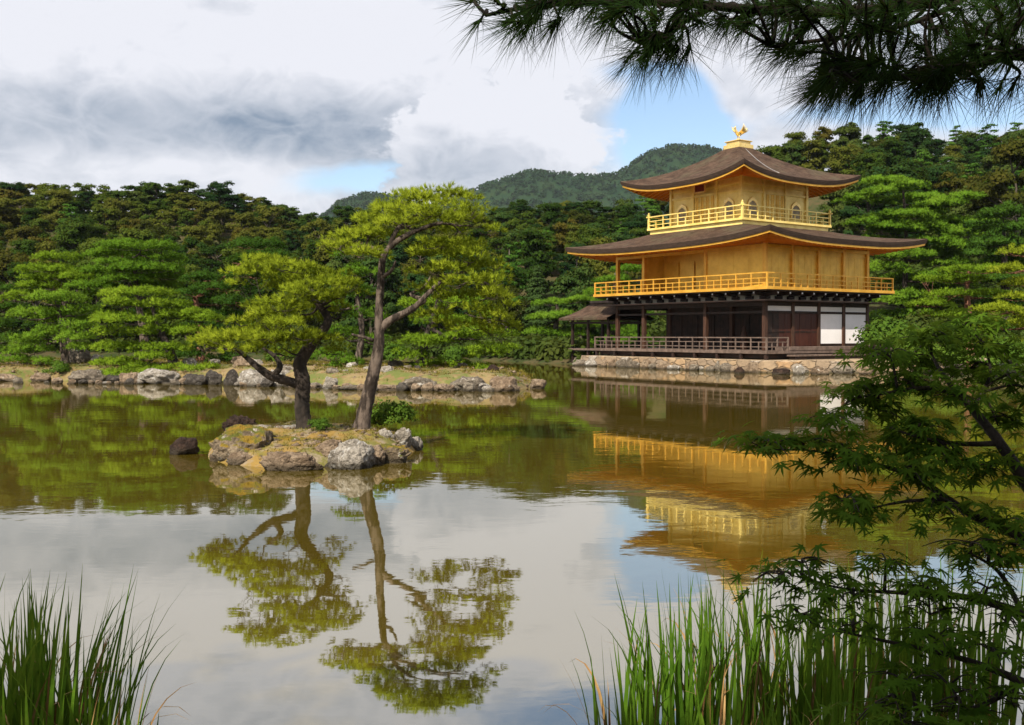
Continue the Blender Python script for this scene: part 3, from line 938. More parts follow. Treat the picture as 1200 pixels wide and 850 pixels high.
    ph.build('phoenix', M['gold_bright'], fin)
    # fishing deck on the west side with its own small roof
    x0, x1, y0, y1 = -10.2, -7.0, -4.45, -1.9
    rz = MB(); n = 8
    ex0, ex1, ey0, ey1 = x0 - .65, -WX - .12, y0 - .65, y1 + .65; ym = (ey0 + ey1) / 2
    for sgn, ye in ((-1, ey0), (1, ey1)):
        vs = []
        for j in range(n + 1):
            t = j / n; z = 2.86 + 1.02 * (.6 * t + .4 * t * t)
            for xx in (ex0 + (1.15) * t, ex1): vs += [(xx, ye + (ym - ye) * t, z + .14)]
        rz.add(vs, [(2 * j, 2 * j + 1, 2 * j + 3, 2 * j + 2) if sgn < 0 else (2 * j + 1, 2 * j, 2 * j + 2, 2 * j + 3) for j in range(n)], True)
        rz.add([(ex0, ye, 2.86), (ex1, ye, 2.86), (ex1, ye, 3.0), (ex0, ye, 3.0)], [(0, 1, 2, 3)])
    vs = []
    for j in range(n + 1):
        t = j / n; z = 2.86 + 1.02 * (.6 * t + .4 * t * t) + .14
        vs += [(ex0 + 1.15 * t, ey0 + (ym - ey0) * t, z), (ex0 + 1.15 * t, ey1 + (ym - ey1) * t, z)]
    rz.add(vs, [(2 * j + 1, 2 * j, 2 * j + 2, 2 * j + 3) for j in range(n)], True)
    rz.add([(ex0, ey0, 2.86), (ex0, ey1, 2.86), (ex0, ey1, 3.0), (ex0, ey0, 3.0)], [(1, 0, 3, 2)])
    rz.add([(ex0, ey0, 2.86), (ex1, ey0, 2.86), (ex1, ey1, 2.86), (ex0, ey1, 2.86)], [(3, 2, 1, 0)])
    dr = rz.build('deck_roof', M['thatch'], root)
    MB().bar((ex0 + 1.0, ym, 4.05), (ex1, ym, 4.05), .30, .16).build('ridge_cap', M['rail_timber'], dr, bevel=.03)
    for x in (x0, (x0 + x1) / 2, x1 + .4):
        for y in (y0, y1): MB().box(x - .075, x + .075, y - .075, y + .075, -.6, 2.86).build('deck_post', M['dark_timber'], root, bevel=.01)
    MB().box(x0 - .2, x1 + .1, y0 - .2, y1 + .2, .92, 1.04).build('deck_floor', M['rail_timber'], root, bevel=.01)
    for y in (y0, y1): MB().bar((x0 - .2, y, 2.70), (ex1, y, 2.70), .12, .16).build('deck_beam', M['dark_timber'], root)
    # stone platform
    loc = [(-7.5, -5.9), (-4, -6.05), (2, -5.9), (7.35, -6.05), (8.3, -4.6), (10.3, -1.8), (13.5, 4), (13, 9), (-7.5, 9)]
    bm = MB(); rs = random.Random(4); pts = []
    for (a, b), (c, d) in zip(loc, loc[1:] + loc[:1]):
        k = max(2, int(math.hypot(c - a, d - b) / .45))
        for i in range(k): pts.append((a + (c - a) * i / k + rs.uniform(-.06, .06), b + (d - b) * i / k + rs.uniform(-.06, .06)))
    vs = [(x * 1.01, y * 1.01 - .05, -.5) for x, y in pts] + [(x, y, .30 + rs.uniform(-.1, .1)) for x, y in pts] + [(x * .992, y * .992, .59 + rs.uniform(-.05, .05)) for x, y in pts] + [(x * .975, y * .975, .63) for x, y in pts]
    n = len(pts)
    fs = [(j * n + i, j * n + (i + 1) % n, (j + 1) * n + (i + 1) % n, (j + 1) * n + i) for j in range(3) for i in range(n)] + [tuple(3 * n + i for i in range(n))]
    bm.add(vs, fs)
    pl = bm.build('stone_platform', M['pale_stone']); pl.location = PC; pl.rotation_euler = (0, 0, PRZ)
    tag(pl, 'pale low stone embankment at the water edge carrying the golden pavilion', 'platform')


build_pavilion()

# ------------------------------------------------------------------ islands
def land_mesh(name, outline, top, matl, seed, step=.35, edge=.8, peak=None, rough=.12):
    """a mound inside a closed outline: steep at the water, gently uneven on top"""
    rs = np.random.RandomState(seed)
    o = np.array([(p[0], p[1]) for p in outline])
    x0, y0 = o.min(0) - .5; x1, y1 = o.max(0) + .5
    xs = np.arange(x0, x1, step); ys = np.arange(y0, y1, step)
    X, Y = np.meshgrid(xs, ys); d = np.full(X.shape, 1e9); ins = np.zeros(X.shape, bool)
    n = len(o)
    for i in range(n):
        a, b = o[i], o[(i + 1) % n]; e = b - a
        t = np.clip(((X - a[0]) * e[0] + (Y - a[1]) * e[1]) / (e @ e), 0, 1)
        d = np.minimum(d, np.hypot(X - a[0] - t * e[0], Y - a[1] - t * e[1]))
        if a[1] != b[1]: ins ^= ((a[1] > Y) != (b[1] > Y)) & (X < e[0] * (Y - a[1]) / e[1] + a[0])
    sd = np.where(ins, d, -d)
    nz = np.vectorize(lambda x, y: mnoise.fractal(Vector((x * .8, y * .8, seed)), 1, 2, 4))(X, Y)
    Z = np.where(sd > 0, .02 + top * (1 - np.exp(-sd / edge)), np.maximum(-1.0, sd * 1.2)) + nz * rough * np.clip(sd + .3, 0, 1)
    V = np.stack([X, Y, Z], -1).reshape(-1, 3); nx, ny = len(xs), len(ys)
    i = np.arange((ny - 1) * nx).reshape(ny - 1, nx)[:, :-1].ravel()
    F = np.stack([i, i + 1, i + nx + 1, i + nx], -1)
    keep = (Z.reshape(-1)[F] > -.98).any(1)
    ob = link(name, np_mesh(name, V, F[keep], True), matl)
    return ob, (lambda x, y: float(Z[min(max(int((y - y0) / step), 0), ny - 1), min(max(int((x - x0) / step), 0), nx - 1)]))


def moss_mat(name, a, b, c):
    m, T, out = mat(name)
    s = T.n('ShaderNodeBsdfPrincipled'); T.link(s.outputs[0], out.inputs[0]); s.inputs['Roughness'].default_value = .95
    tc = T.n('ShaderNodeTexCoord'); v = tc.outputs['Object']
    cc = T.mix(T.smooth(T.noise(v, 1.1, 6, .65), .42, .58), a, b)
    cc = T.mix(T.smooth(T.noise(v, 4.0, 5, .7), .48, .66), cc, c)
    T.link(cc, s.inputs['Base Color'])
    bp = T.n('ShaderNodeBump'); bp.inputs['Strength'].default_value = .8; bp.inputs['Distance'].default_value = .05
    T.link(T.noise(v, 18.0, 5, .7), bp.inputs['Height']); T.link(bp.outputs[0], s.inputs['Normal'])
    return m


moss_mat('island_moss', (.25, .18, .075), (.11, .13, .022), (.20, .12, .05))
moss_mat('islet_moss', (.27, .165, .035), (.15, .14, .022), (.27, .21, .14))

isl = [G(-120, 446), G(0, 447), G(60, 446), (G(130, 448)), G(200, 449), G(250, 450), G(300, 451), G(350, 453), G(420, 456), G(500, 457), G(560, 458), G(607, 457),
       (1.0, 38.5), (.3, 41), (-2.5, 44), (-8, 48), (-15, 53), (-26, 55), (-40, 52)]
isl_o, isl_z = land_mesh('island_ground', [(p[0], p[1]) for p in isl], .62, M['island_moss'], 3, .35, .55)
tag(isl_o, kind='structure')
itl = [G(246, 539), G(270, 545), G(300, 547), G(340, 549), G(380, 547), G(420, 545), G(455, 541), G(488, 527), G(478, 516), G(440, 511), G(380, 507), G(320, 507), G(262, 515), G(244, 528)]
itl_o, itl_z = land_mesh('islet_ground', [(p[0], p[1]) for p in itl], .27, M['islet_moss'], 8, .08, .30, rough=.16)
tag(itl_o, kind='structure')


def rock(label, px, py, wpx, hpx, matl='rock_grey', Y=None, seed=1, dep=.8, sub=3, group=None, flat=6, tilt=0.0, spiky=0.0, z0=None, category='rock'):
    """(px, py): foot of the rock in the photograph, wpx x hpx its size there"""
    if Y is None:
        b = G(px, py); Y = b.y; zb = 0.0
    else:
        b = P(px, py, Y); zb = b.z
    if z0 is not None: zb = z0
    s = Y / FPX; w = wpx * s / 2; h = hpx * s; d = w * dep
    r = random.Random(seed)
    bm = bmesh.new(); bmesh.ops.create_icosphere(bm, subdivisions=sub, radius=1.0)
    planes = []
    for _ in range(flat):
        n = Vector((r.gauss(0, 1), r.gauss(0, 1), r.gauss(.1, .7))).normalized(); planes.append((n, r.uniform(.62, .9)))
    planes.append((Vector((r.gauss(0, .15), r.gauss(0, .15), 1)).normalized(), r.uniform(.7, .9)))
    off = Vector((seed * 3.7, seed * 1.3, 0))
    for v in bm.verts:
        p = v.co.copy()
        for n, k in planes:
            q = p.dot(n)
            if q > k: p -= n * (q - k) * .9
        nn = v.co.normalized()
        p += nn * (mnoise.fractal(p * 1.7 + off, 1, 2, 5) * .17 + mnoise.fractal(p * 5 + off, 1, 2, 4) * .07 - abs(mnoise.noise(p * 2.6 + off)) * .16)
        if spiky: p += nn * abs(mnoise.noise(p * 4 + off)) * spiky
        v.co = p
    zs = [v.co.z for v in bm.verts]; xs = [v.co.x for v in bm.verts]
    zt, xm = max(zs), max(abs(min(xs)), max(xs))
    rot = Matrix.Rotation(tilt, 3, 'Y')
    for v in bm.verts:
        z = v.co.z / zt
        c = Vector((v.co.x / xm * w, v.co.y / xm * d, (z * .62 + .38) * h if z > -.61 else (z + .61) * h * .9))
        v.co = rot @ c
    me = bpy.data.meshes.new('rock'); bm.to_mesh(me); bm.free()
    me.polygons.foreach_set('use_smooth', [sub >= 4] * len(me.polygons))
    o = link('rock', me, M[matl], None, (b.x, Y + d * .6, zb - .06 * h - .01))
    tag(o, label, category, group)
    return o


g1 = 'rocks along the shore of the pine island'
I = [  # label, px, py foot, w, h, material, seed
    ('flat-topped tan block at the far left end of the pine island', 22, 443, 36, 24, 'rock_tan', 2),
    ('small pinkish rock at the water left of the big round boulder', 46, 447, 24, 14, 'rock_tan', 3),
    ('low dark tan rock lying by the water at the left frame edge', 4, 447, 30, 12, 'rock_tan', 12),
    ('big round grey boulder on the left shore of the pine island', 99, 449, 44, 22, 'rock_grey', 4),
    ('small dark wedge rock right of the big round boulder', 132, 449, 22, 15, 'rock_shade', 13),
    ('small tan rock between round boulder and pale streaked boulder', 152, 450, 26, 18, 'rock_tan', 5),
    ('long pale streaked boulder beside the dark pine trunk', 180, 450, 50, 25, 'rock_pale', 6),
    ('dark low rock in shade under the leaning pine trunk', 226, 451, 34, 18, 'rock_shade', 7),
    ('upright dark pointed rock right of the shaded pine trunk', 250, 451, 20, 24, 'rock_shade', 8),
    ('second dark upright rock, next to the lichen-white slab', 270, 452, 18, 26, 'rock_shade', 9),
    ('tall lichen-white slab at the water behind the islet pine', 293, 453, 36, 28, 'rock_pale', 10),
    ('pale rounded rock beside the lichen-white slab', 322, 453, 22, 27, 'rock_pale', 11),
    ('low grey rock between the two islet trunks on the far shore', 340, 454, 22, 14, 'rock_grey', 14),
    ('small flat stone just left of the square pale block', 367, 455, 22, 9, 'rock_grey', 15),
    ('square pale block standing in water behind the islet pines', 387, 456, 19, 20, 'rock_pale', 16),
    ('low flat stone right of the square pale block', 410, 457, 28, 9, 'rock_grey', 17),
    ('long low tan stone behind the leaning pine trunk', 450, 458, 38, 10, 'rock_tan', 18),
    ('mottled grey boulder right of the leaning pine trunk', 490, 458, 42, 22, 'rock_grey', 19),
    ('small tan stone beside the mottled grey boulder', 520, 459, 24, 13, 'rock_tan', 20),
    ('broad tan-grey boulder near the right tip of the pine island', 548, 458, 42, 23, 'rock_grey', 21),
    ('little stone wedged between the two end boulders', 568, 459, 16, 14, 'rock_pale', 22),
    ('steep tan boulder ending the right tip of the pine island', 590, 459, 36, 24, 'rock_tan', 23),
]
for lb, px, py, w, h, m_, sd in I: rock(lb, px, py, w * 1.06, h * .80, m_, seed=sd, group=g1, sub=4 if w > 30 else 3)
for lb, px, py, w, h, m_, sd, Y in [
    ('square grey boulder behind the left pine trunk on the island', 92, 426, 26, 21, 'rock_grey', 31, 46.5),
    ('small pale block between left pine and spreading pine, up the bank', 112, 428, 16, 14, 'rock_pale', 32, 45.5),
    ('pale flat slab on the bank right of the shaded pine trunk', 220, 432, 22, 14, 'rock_pale', 33, 43),
    ('rounded pale rock high on the bank above the lichen-white slab', 285, 432, 30, 14, 'rock_tan', 34, 42),
    ('small pale stone on the moss between the islet trunks', 424, 444, 15, 10, 'rock_pale', 35, 39),
    ('dark grey rock on the bank above the end boulders', 577, 441, 16, 15, 'rock_dark', 36, 37.5),
    ('long buff stone on the moss bank left of the islet pine', 340, 436, 30, 10, 'rock_tan', 37, 41)]:
    rock(lb, px, py, w, h, m_, Y=Y, seed=sd, group=g1)
rock('lone tan rock in the water off the right tip of the pine island', 630, 456, 22, 13, 'rock_tan', seed=41, sub=4)
rock('lone dark rock in the water left of the small islet', 213, 533, 34, 23, 'rock_dark', seed=42, sub=4, flat=3)
g2 = 'rocks forming the small pine islet'
for lb, px, py, w, h, m_, sd, dep, tl in [
    ('big sloping tan rock at the left end of the islet', 284, 542, 90, 46, 'rock_moss', 51, .9, .14),
    ('broad mossy rock between the sloping rock and the craggy grey rock', 338, 540, 80, 30, 'rock_moss', 151, .8, .05),
    ('small tan rock at the front left waterline of the islet', 281, 545, 36, 17, 'rock_tan', 52, .6, 0),
    ('long low buff rock along the front waterline of the islet', 341, 552, 80, 24, 'rock_tan', 53, .4, 0),
    ('low tan rock behind the long buff rock on the islet', 365, 541, 46, 26, 'rock_tan', 152, .7, 0),
    ('rough pinkish rock against the left of the craggy grey rock', 384, 545, 40, 34, 'rock_tan', 153, .7, .1),
    ('wedge of tan rock between craggy grey rock and the mossy rock', 434, 545, 34, 26, 'rock_tan', 154, .7, 0),
    ('small tan stone at the far left waterline of the islet', 256, 541, 26, 16, 'rock_tan', 155, .7, 0),
    ('big craggy grey rock at the front centre of the islet', 408, 550, 64, 38, 'rock_pale', 54, .8, -.06),
    ('low mossy rock at the front right of the islet', 455, 543, 54, 24, 'rock_moss', 55, .6, 0),
    ('small pale rock at the right tip of the islet', 485, 528, 22, 18, 'rock_pale', 56, .8, 0)]:
    rock(lb, px, py, w, h, m_, seed=sd, dep=dep, tilt=tl, group=g2, sub=5)
for lb, px, py, w, h, m_, sd, Y, sp in [
    ('jagged dark red-brown rock at the back left of the islet', 279, 507, 46, 22, 'rock_dark', 57, 19.0, .5),
    ('mottled grey rock left of the upright islet trunk', 322, 522, 70, 26, 'rock_pale', 58, 17.4, 0),
    ('flat dark rock between the two islet trunks', 392, 514, 34, 12, 'rock_grey', 59, 17.6, 0),
    ('square pale block right of the leaning trunk on the islet', 452, 522, 24, 22, 'rock_pale', 60, 16.6, 0),
    ('second square pale block, nearer the islet right tip', 471, 521, 23, 22, 'rock_pale', 61, 16.7, 0)]:
    rock(lb, px, py, w, h, m_, Y=Y, seed=sd, group=g2, sub=5, spiky=sp, flat=8)
g3 = 'stones set in the pavilion embankment'
for k, (px, py, w, h, m_, lb) in enumerate([
    (700, 429, 22, 10, 'rock_grey', 'low grey stone at the left end of the pavilion embankment'),
    (739, 431, 11, 13, 'rock_grey', 'grey upright stone in the embankment left of the long railing middle'),
    (766, 431, 22, 11, 'rock_tan', 'tan stone in the embankment below the recessed golden wall'),
    (783, 432, 13, 9, 'rock_grey', 'rounded grey stone under the middle of the dark railing'),
    (816, 433, 24, 12, 'rock_pale', 'wide pale stone in the embankment below the dark room'),
    (845, 435, 14, 16, 'rock_grey', 'tall grey stone in the embankment near the railing corner'),
    (867, 438, 13, 9, 'rock_dark', 'small dark rock in the water below the railing corner'),
    (884, 437, 16, 15, 'rock_tan', 'reddish tan stone at the embankment corner'),
    (916, 439, 24, 8, 'rock_dark', 'low dark rock at the waterline below the red doors'),
    (938, 439, 17, 12, 'rock_pale', 'white boulder at the waterline below the red doors'),
    (962, 439, 22, 10, 'rock_tan', 'flat tan stone at the waterline under the white panels'),
    (990, 438, 28, 11, 'rock_grey', 'grey stone at the waterline by the right end of the embankment'),
    (1018, 439, 22, 13, 'rock_tan', 'buff boulder behind the maple at the embankment end')]):
    rock(lb, px, py, w, h, m_, seed=70 + k, group=g3, dep=.7)
for k, (px, py, w, h, m_, lb) in enumerate([
    (622, 421, 16, 7, 'rock_tan', 'low orange-tan rock on the far bank left of the pavilion'),
    (645, 422, 20, 10, 'rock_grey', 'grey rock of the far bank pile left of the fishing deck'),
    (660, 424, 14, 8, 'rock_pale', 'small pale rock of the far bank pile'),
    (678, 427, 18, 10, 'rock_grey', 'grey rock right beside the fishing deck posts')]):
    rock(lb, px, py, w, h, m_, seed=90 + k, group='rocks of the far bank by the fishing deck')


rr_ = random.Random(8)
for k in range(46):
    px = rr_.uniform(0, 604); py = float(np.interp(px, [0, 200, 300, 420, 604], [448, 450, 452, 457, 458])) + rr_.uniform(.3, 1.6)
    w = rr_.uniform(6, 17)
    rock('small rough stone among the boulders along the pine island waterline', px, py, w, w * rr_.uniform(.4, .75), rr_.choice(['rock_tan', 'rock_grey', 'rock_shade', 'rock_pale', 'rock_tan']), seed=400 + k, group='small stones along the pine island waterline', sub=3)
for k in range(24):
    px = rr_.uniform(10, 590); Y = rr_.uniform(38, 44) if px < 330 else rr_.uniform(37, 40)
    x = P(px, 440, Y).x; w = rr_.uniform(7, 22); o = rock('stone lying half sunk in the moss of the pine island', px, 440, w, w * .55, rr_.choice(['rock_tan', 'rock_grey', 'rock_pale', 'rock_shade']), Y=Y, seed=460 + k, group='stones in the moss of the pine island', z0=isl_z(x, Y) - .04)
for k in range(16):
    x = -7.4 + 14.4 * (k + rr_.uniform(.1, .9)) / 16
    p = pav_world(x, -6.22); s_ = p.y / FPX
    o = rock('small stone wedged along the foot of the pavilion embankment', 600, 440, rr_.uniform(.45, 1.0) / s_, rr_.uniform(.25, .6) / s_, rr_.choice(['rock_tan', 'rock_pale', 'rock_grey', 'rock_tan']), Y=p.y, seed=300 + k, group='small stones along the foot of the pavilion embankment', dep=.5, z0=0.0)
    o.location.x = p.x; o.location.y = p.y


# ------------------------------------------------------------------ forest on the hillside
def leaf_crown(lobes, per, size, rs, up=.35, aspect=.75, shell=.45):
    Vs, Fs, Ns = [], [], []; base = 0
    cc = np.mean([c for c, r in lobes], 0)
    for (c, r) in lobes:
        n = int(per * (r[0] * r[1] * r[2]) ** (.55))
        d = unit(rs.normal(size=(n, 3))); d[:, 2] = np.where(d[:, 2] < -.35, -d[:, 2] * .6, d[:, 2])
        k = shell + (1 - shell) * rs.uniform(0, 1, (n, 1)) ** .6
        pos = np.array(c) + d * np.array(r) * k * rs.uniform(.75, 1.32, (n, 1))
        nv = unit(d * .8 + unit((pos - cc) * np.array([1, 1, .8])) * .55 + np.array([0, 0, up]) + .30 * rs.normal(size=(n, 3)))
        V, F = quads(pos, nv + .45 * rs.normal(size=(n, 3)), size * rs.uniform(.6, 1.3, n), rs, aspect)
        Vs.append(V); Fs.append(F + base); Ns.append(np.repeat(nv, 4, 0)); base += len(V)
    return np.concatenate(Vs), np.concatenate(Fs), np.concatenate(Ns)


def crown_lobes(kind, rs):
    L = []
    if kind == 'broad':       # rounded, height about 9, radius about 3
        for _ in range(44):
            a = rs.uniform(0, 6.28); zz = rs.uniform(0, 1); rr = math.sqrt(max(.05, 1 - (zz * 1.15 - .35) ** 2)) * rs.uniform(.35, 1.08)
            s = rs.uniform(.5, 1.0)
            L.append(((2.5 * rr * math.cos(a), 2.5 * rr * math.sin(a), 2.2 + zz * 5.9), (s, s, s * .75)))
    elif kind == 'tall':      # upright, open, tufted
        for _ in range(38):
            zz = rs.uniform(0, 1); a = rs.uniform(0, 6.28); rr = (2.5 - 1.3 * zz) * rs.uniform(.2, 1.1); s = rs.uniform(.6, 1.1)
            L.append(((rr * math.cos(a), rr * math.sin(a), 2.4 + 6.8 * zz), (s * 1.15, s * 1.15, s * .75)))
    elif kind == 'conifer':
        for k in range(17):
            zz = k / 16; rad = 2.3 * (1 - zz) ** .8 + .15
            for q in range(max(2, int(6 * (1 - zz) + 2))):
                a = rs.uniform(0, 6.28); rr = rad * rs.uniform(.4, .85); s = .50 + .5 * (1 - zz) * rs.uniform(.6, 1)
                L.append(((rr * math.cos(a), rr * math.sin(a), 1.8 + 8.2 * zz + rs.uniform(-.2, .2)), (s * 1.2, s * 1.2, s * .62)))
    elif kind == 'flat':      # red-pine-like layers
        for k in range(24):
            zz = k / 23; a = rs.uniform(0, 6.28); rr = (2.6 - 1.6 * zz) * rs.uniform(.25, 1); s = rs.uniform(.8, 1.35) * (1 - .35 * zz)
            L.append(((rr * math.cos(a), rr * math.sin(a), 2.6 + 6.6 * zz), (s, s, s * .36)))
    elif kind == 'dome':      # one big clipped-looking dome
        for _ in range(40):
            d = unit(rs.normal(size=(1, 3)))[0]; d[2] = abs(d[2]); s = rs.uniform(.7, 1.0)
            L.append(((d[0] * 2.6, d[1] * 2.6, 2.6 + d[2] * 4.6), (s, s, s * .8)))
    elif kind == 'bush':
        for _ in range(14):
            d = unit(rs.normal(size=(1, 3)))[0]; s = rs.uniform(.45, .7)
            L.append(((d[0] * .9, d[1] * .9, .75 + abs(d[2]) * .8), (s, s, s * .75)))
    return L


def tree_trunk(kind, lobes, rs, h):
    mb = MB(); r = random.Random(int(rs.randint(1e6)))
    x = y = 0; pts = []; 
    for k in range(7):
        pts.append((x, y, -1.2 + (h + .6) * k / 6)); x += r.uniform(-.18, .18); y += r.uniform(-.18, .18)
    mb.tube(pts, lerp_list([.22, .17, .12, .04], 7), 7)
    for (c, s) in lobes[::2]:
        zb = max(.8, c[2] - 1.2 - r.uniform(0, .8)); i = min(5, int((zb + 1.2) / (h + .6) * 6)); f = (zb + 1.2) / (h + .6) * 6 - i
        a = Vector(pts[i]).lerp(Vector(pts[i + 1]), f)
        mb.tube(spline([a, (a + Vector(c)) / 2 + Vector((0, 0, -.12)), c], 3), lerp_list([.07, .05, .02], 7), 4)
    return mb


TREES = {}


def tree_kind(kind, name, matl, count, per, size, seed):
    protos = []
    for i in range(count):
        rs = np.random.RandomState(seed + i); L = crown_lobes(kind, rs)
        V, F, Nn = leaf_crown(L, per, size, rs)
        h = {'broad': 7.6, 'tall': 9.0, 'conifer': 9.6, 'flat': 9.2, 'dome': 5.5, 'bush': .9}[kind]
        tm = tree_trunk(kind, L, rs, h)
        me = bpy.data.meshes.new('trunk'); me.from_pydata(tm.v, [], tm.f); me.materials.append(M['bark_forest']); me.polygons.foreach_set('use_smooth', tm.sm)
        cm = np_mesh('crown', V, F, nrm=Nn); cm.materials.append(M[matl])
        protos.append((cm, me))
    TREES[(kind, matl)] = (name, protos)


tree_kind('broad', 'broadleaf_tree', 'leaf_broad', 6, 300, .20, 100)
tree_kind('broad', 'broadleaf_tree', 'leaf_green', 5, 300, .20, 240)
tree_kind('broad', 'leafy_tree', 'leaf_brown', 4, 300, .20, 120)
tree_kind('tall', 'leafy_tree', 'leaf_broad', 4, 330, .18, 140)
tree_kind('conifer', 'cedar_tree', 'leaf_conifer', 4, 330, .17, 160)
tree_kind('flat', 'pine_tree', 'needles_deep', 4, 420, .16, 180)
tree_kind('dome', 'broadleaf_tree', 'leaf_brown', 1, 420, .18, 200)
tree_kind('bush', 'shrub', 'leaf_shrub', 4, 420, .10, 220)


def plant(kind, matl, loc, s, rz, label, group, cat='tree', i=None, name=None, sz=1.0):
    nm, protos = TREES[(kind, matl)]
    cm, tm = protos[rnd.randrange(len(protos)) if i is None else i % len(protos)]
    r = empty(name or nm, loc, rz); r.scale = (s, s, s * sz)
    tag(r, label, cat, group)
    link('crown', cm, None, r); link('trunk', tm, None, r)
    return r


def build_forest():
    r = random.Random(77)
    rows = [(88, 4.4), (95, 4.2), (102, 4.0), (108, 3.9), (113, 3.8), (119, 4.0), (125, 3.8), (131, 3.7), (137, 3.6), (142, 3.5), (147, 3.6)]
    n = 0
    for j, (Y, sp) in enumerate(rows):
        x = -Y * .56 + r.uniform(0, sp)
        while x < Y * .56:
            X = x + r.uniform(-1.1, 1.1); YY = Y + r.uniform(-2.6, 2.6); x += sp * r.uniform(.85, 1.15)
            px = 600 + FPX * X / YY
            zg = float(ground_z(X, YY)); s = r.uniform(.80, 1.18)
            ridge = j >= 9; s *= (.84, .80, .76, .72, .70, .66, .64, .62, .60, .58, .58)[j]
            # hidden wholly behind the pavilion
            if 735 < px < 985 and Y < 118: continue
            if 770 < px < 960 and j > 3 and j < 8: continue
            if px > 1010 and Y < 90: continue
            place = 'left' if px < 330 else 'middle' if px < 720 else 'right'
            where = {('left', 0): 'on the slope behind the pine island', ('left', 1): 'on the ridge above the pine island',
                     ('middle', 0): 'on the slope between islet pines and pavilion', ('middle', 1): 'on the ridge between islet pines and pavilion',
                     ('right', 0): 'on the slope behind the pavilion', ('right', 1): 'on the ridge right of the golden bird'}[(place, int(ridge))]
            q = r.random()
            if place == 'left':
                k = ('broad', 'leaf_brown') if q < (.34 if j in (3, 4, 5, 6) else .2) else ('broad', 'leaf_broad') if q < .68 else ('tall', 'leaf_broad') if q < .93 else ('flat', 'needles_deep')
            elif place == 'middle':
                k = ('broad', 'leaf_green') if q < .25 else ('broad', 'leaf_broad') if q < .50 else ('tall', 'leaf_broad') if q < .76 else ('conifer', 'leaf_conifer') if q < .84 else ('flat', 'needles_deep') if q < .90 else ('broad', 'leaf_brown')
            else:
                k = ('broad', 'leaf_green') if q < .50 else ('conifer', 'leaf_conifer') if q < .58 else ('flat', 'needles_deep') if q < .74 else ('tall', 'leaf_broad') if q < .96 else ('broad', 'leaf_brown')
            if place == 'right': s *= 1.12
            desc = {('broad', 'leaf_broad'): 'rounded olive green tree', ('broad', 'leaf_green'): 'rounded deep green tree', ('broad', 'leaf_brown'): 'rounded olive-brown tree', ('tall', 'leaf_broad'): 'slim open-crowned green tree',
                    ('conifer', 'leaf_conifer'): 'pointed dark conifer', ('flat', 'needles_deep'): 'layered dark pine'}[k]
            sz = 1.0
            if j >= 7 and place != 'right':
                if k[0] in ('flat', 'conifer', 'tall') or (k[1] == 'leaf_brown' and j >= 8): k = ('broad', r.choice(['leaf_green', 'leaf_broad']))
                if k[0] in ('broad', 'tall'): s *= r.uniform(1.1, 1.3); sz = r.uniform(.62, .76)
            plant(k[0], k[1], (X, YY, zg - .5), s, r.uniform(0, 6.28), f'{desc} {where}', f'{desc}s {where}', sz=sz)
            n += 1
    # the big olive dome at the right edge and taller trees behind the pavilion roof
    p = P(1190, 240, 92); plant('dome', 'leaf_brown', (p.x, p.y, p.z - 3.0), 1.15, .4, 'big olive dome-shaped tree at the right edge above the layered pines', None)
    for px, py, Y, k, s in [(905, 172, 138, 'tall', .95), (945, 166, 138, 'tall', 1.0), (990, 155, 138, 'conifer', 1.05), (1075, 152, 138, 'conifer', 1.1), (1040, 160, 138, 'tall', .9)]:
        p = P(px, py, Y); ml = 'leaf_broad' if k == 'tall' else 'leaf_conifer'
        plant(k, ml, (p.x, p.y, p.z - 9.6 * s), s, px, 'tall dark tree rising above the ridge right of the golden bird', 'tall dark trees above the right ridge')
    # low undergrowth closing the foot of the wood
    rs = np.random.RandomState(9); pos = []
    for _ in range(2600):
        Y = rs.uniform(84.5, 100); X = rs.uniform(-.6, .62) * Y
        if pond_dist(np.array([X]), np.array([Y]))[0] > .8: pos.append((X, Y, float(ground_z(X, Y))))
    for _ in range(1500):
        Y = rs.uniform(58, 90); X = rs.uniform(.39, .62) * Y
        if pond_dist(np.array([X]), np.array([Y]))[0] > 1.0: pos.append((X, Y, float(ground_z(X, Y))))
    for _ in range(2200):
        X, Y = rs.uniform(-16, 5), rs.uniform(66, 87)
        if pond_dist(np.array([X]), np.array([Y]))[0] > .9: pos.append((X, Y, float(ground_z(X, Y))))
    pos = np.array(pos); k = 16; c = np.repeat(pos, k, 0); d = unit(rs.normal(size=(len(c), 3))); d[:, 2] = abs(d[:, 2])
    V, F = quads(c + d * np.array([1.1, 1.1, 1.3]) * rs.uniform(.5, 1, (len(c), 1)), d + .5 * rs.normal(size=d.shape), .26, rs)
    tag(link('undergrowth', np_mesh('undergrowth', V, F), M['leaf_under']), kind='stuff')


build_forest()


# ------------------------------------------------------------------ pines
def needles(cen, dirs, nn, length, width, spread, rs):
    N = len(cen) * nn
    c = np.repeat(cen, nn, 0); u = np.repeat(unit(dirs), nn, 0); d = unit(u + spread * rs.normal(size=(N, 3)))
    L = length * rs.uniform(.65, 1.15, (N, 1)); s = unit(np.cross(d, u + .45 * rs.normal(size=(N, 3)))) * width * .5
    flip = np.einsum('ij,ij->i', np.cross(s, d), u) < 0; s[flip] *= -1
    c = c + d * L * .04
    V = np.stack([c - s, c + s, c + d * L], 1).reshape(-1, 3)
    nv = unit(u * .85 + unit(np.cross(s, d)) * .35)
    return V, np.arange(N * 3).reshape(N, 3), np.repeat(nv, 3, 0)


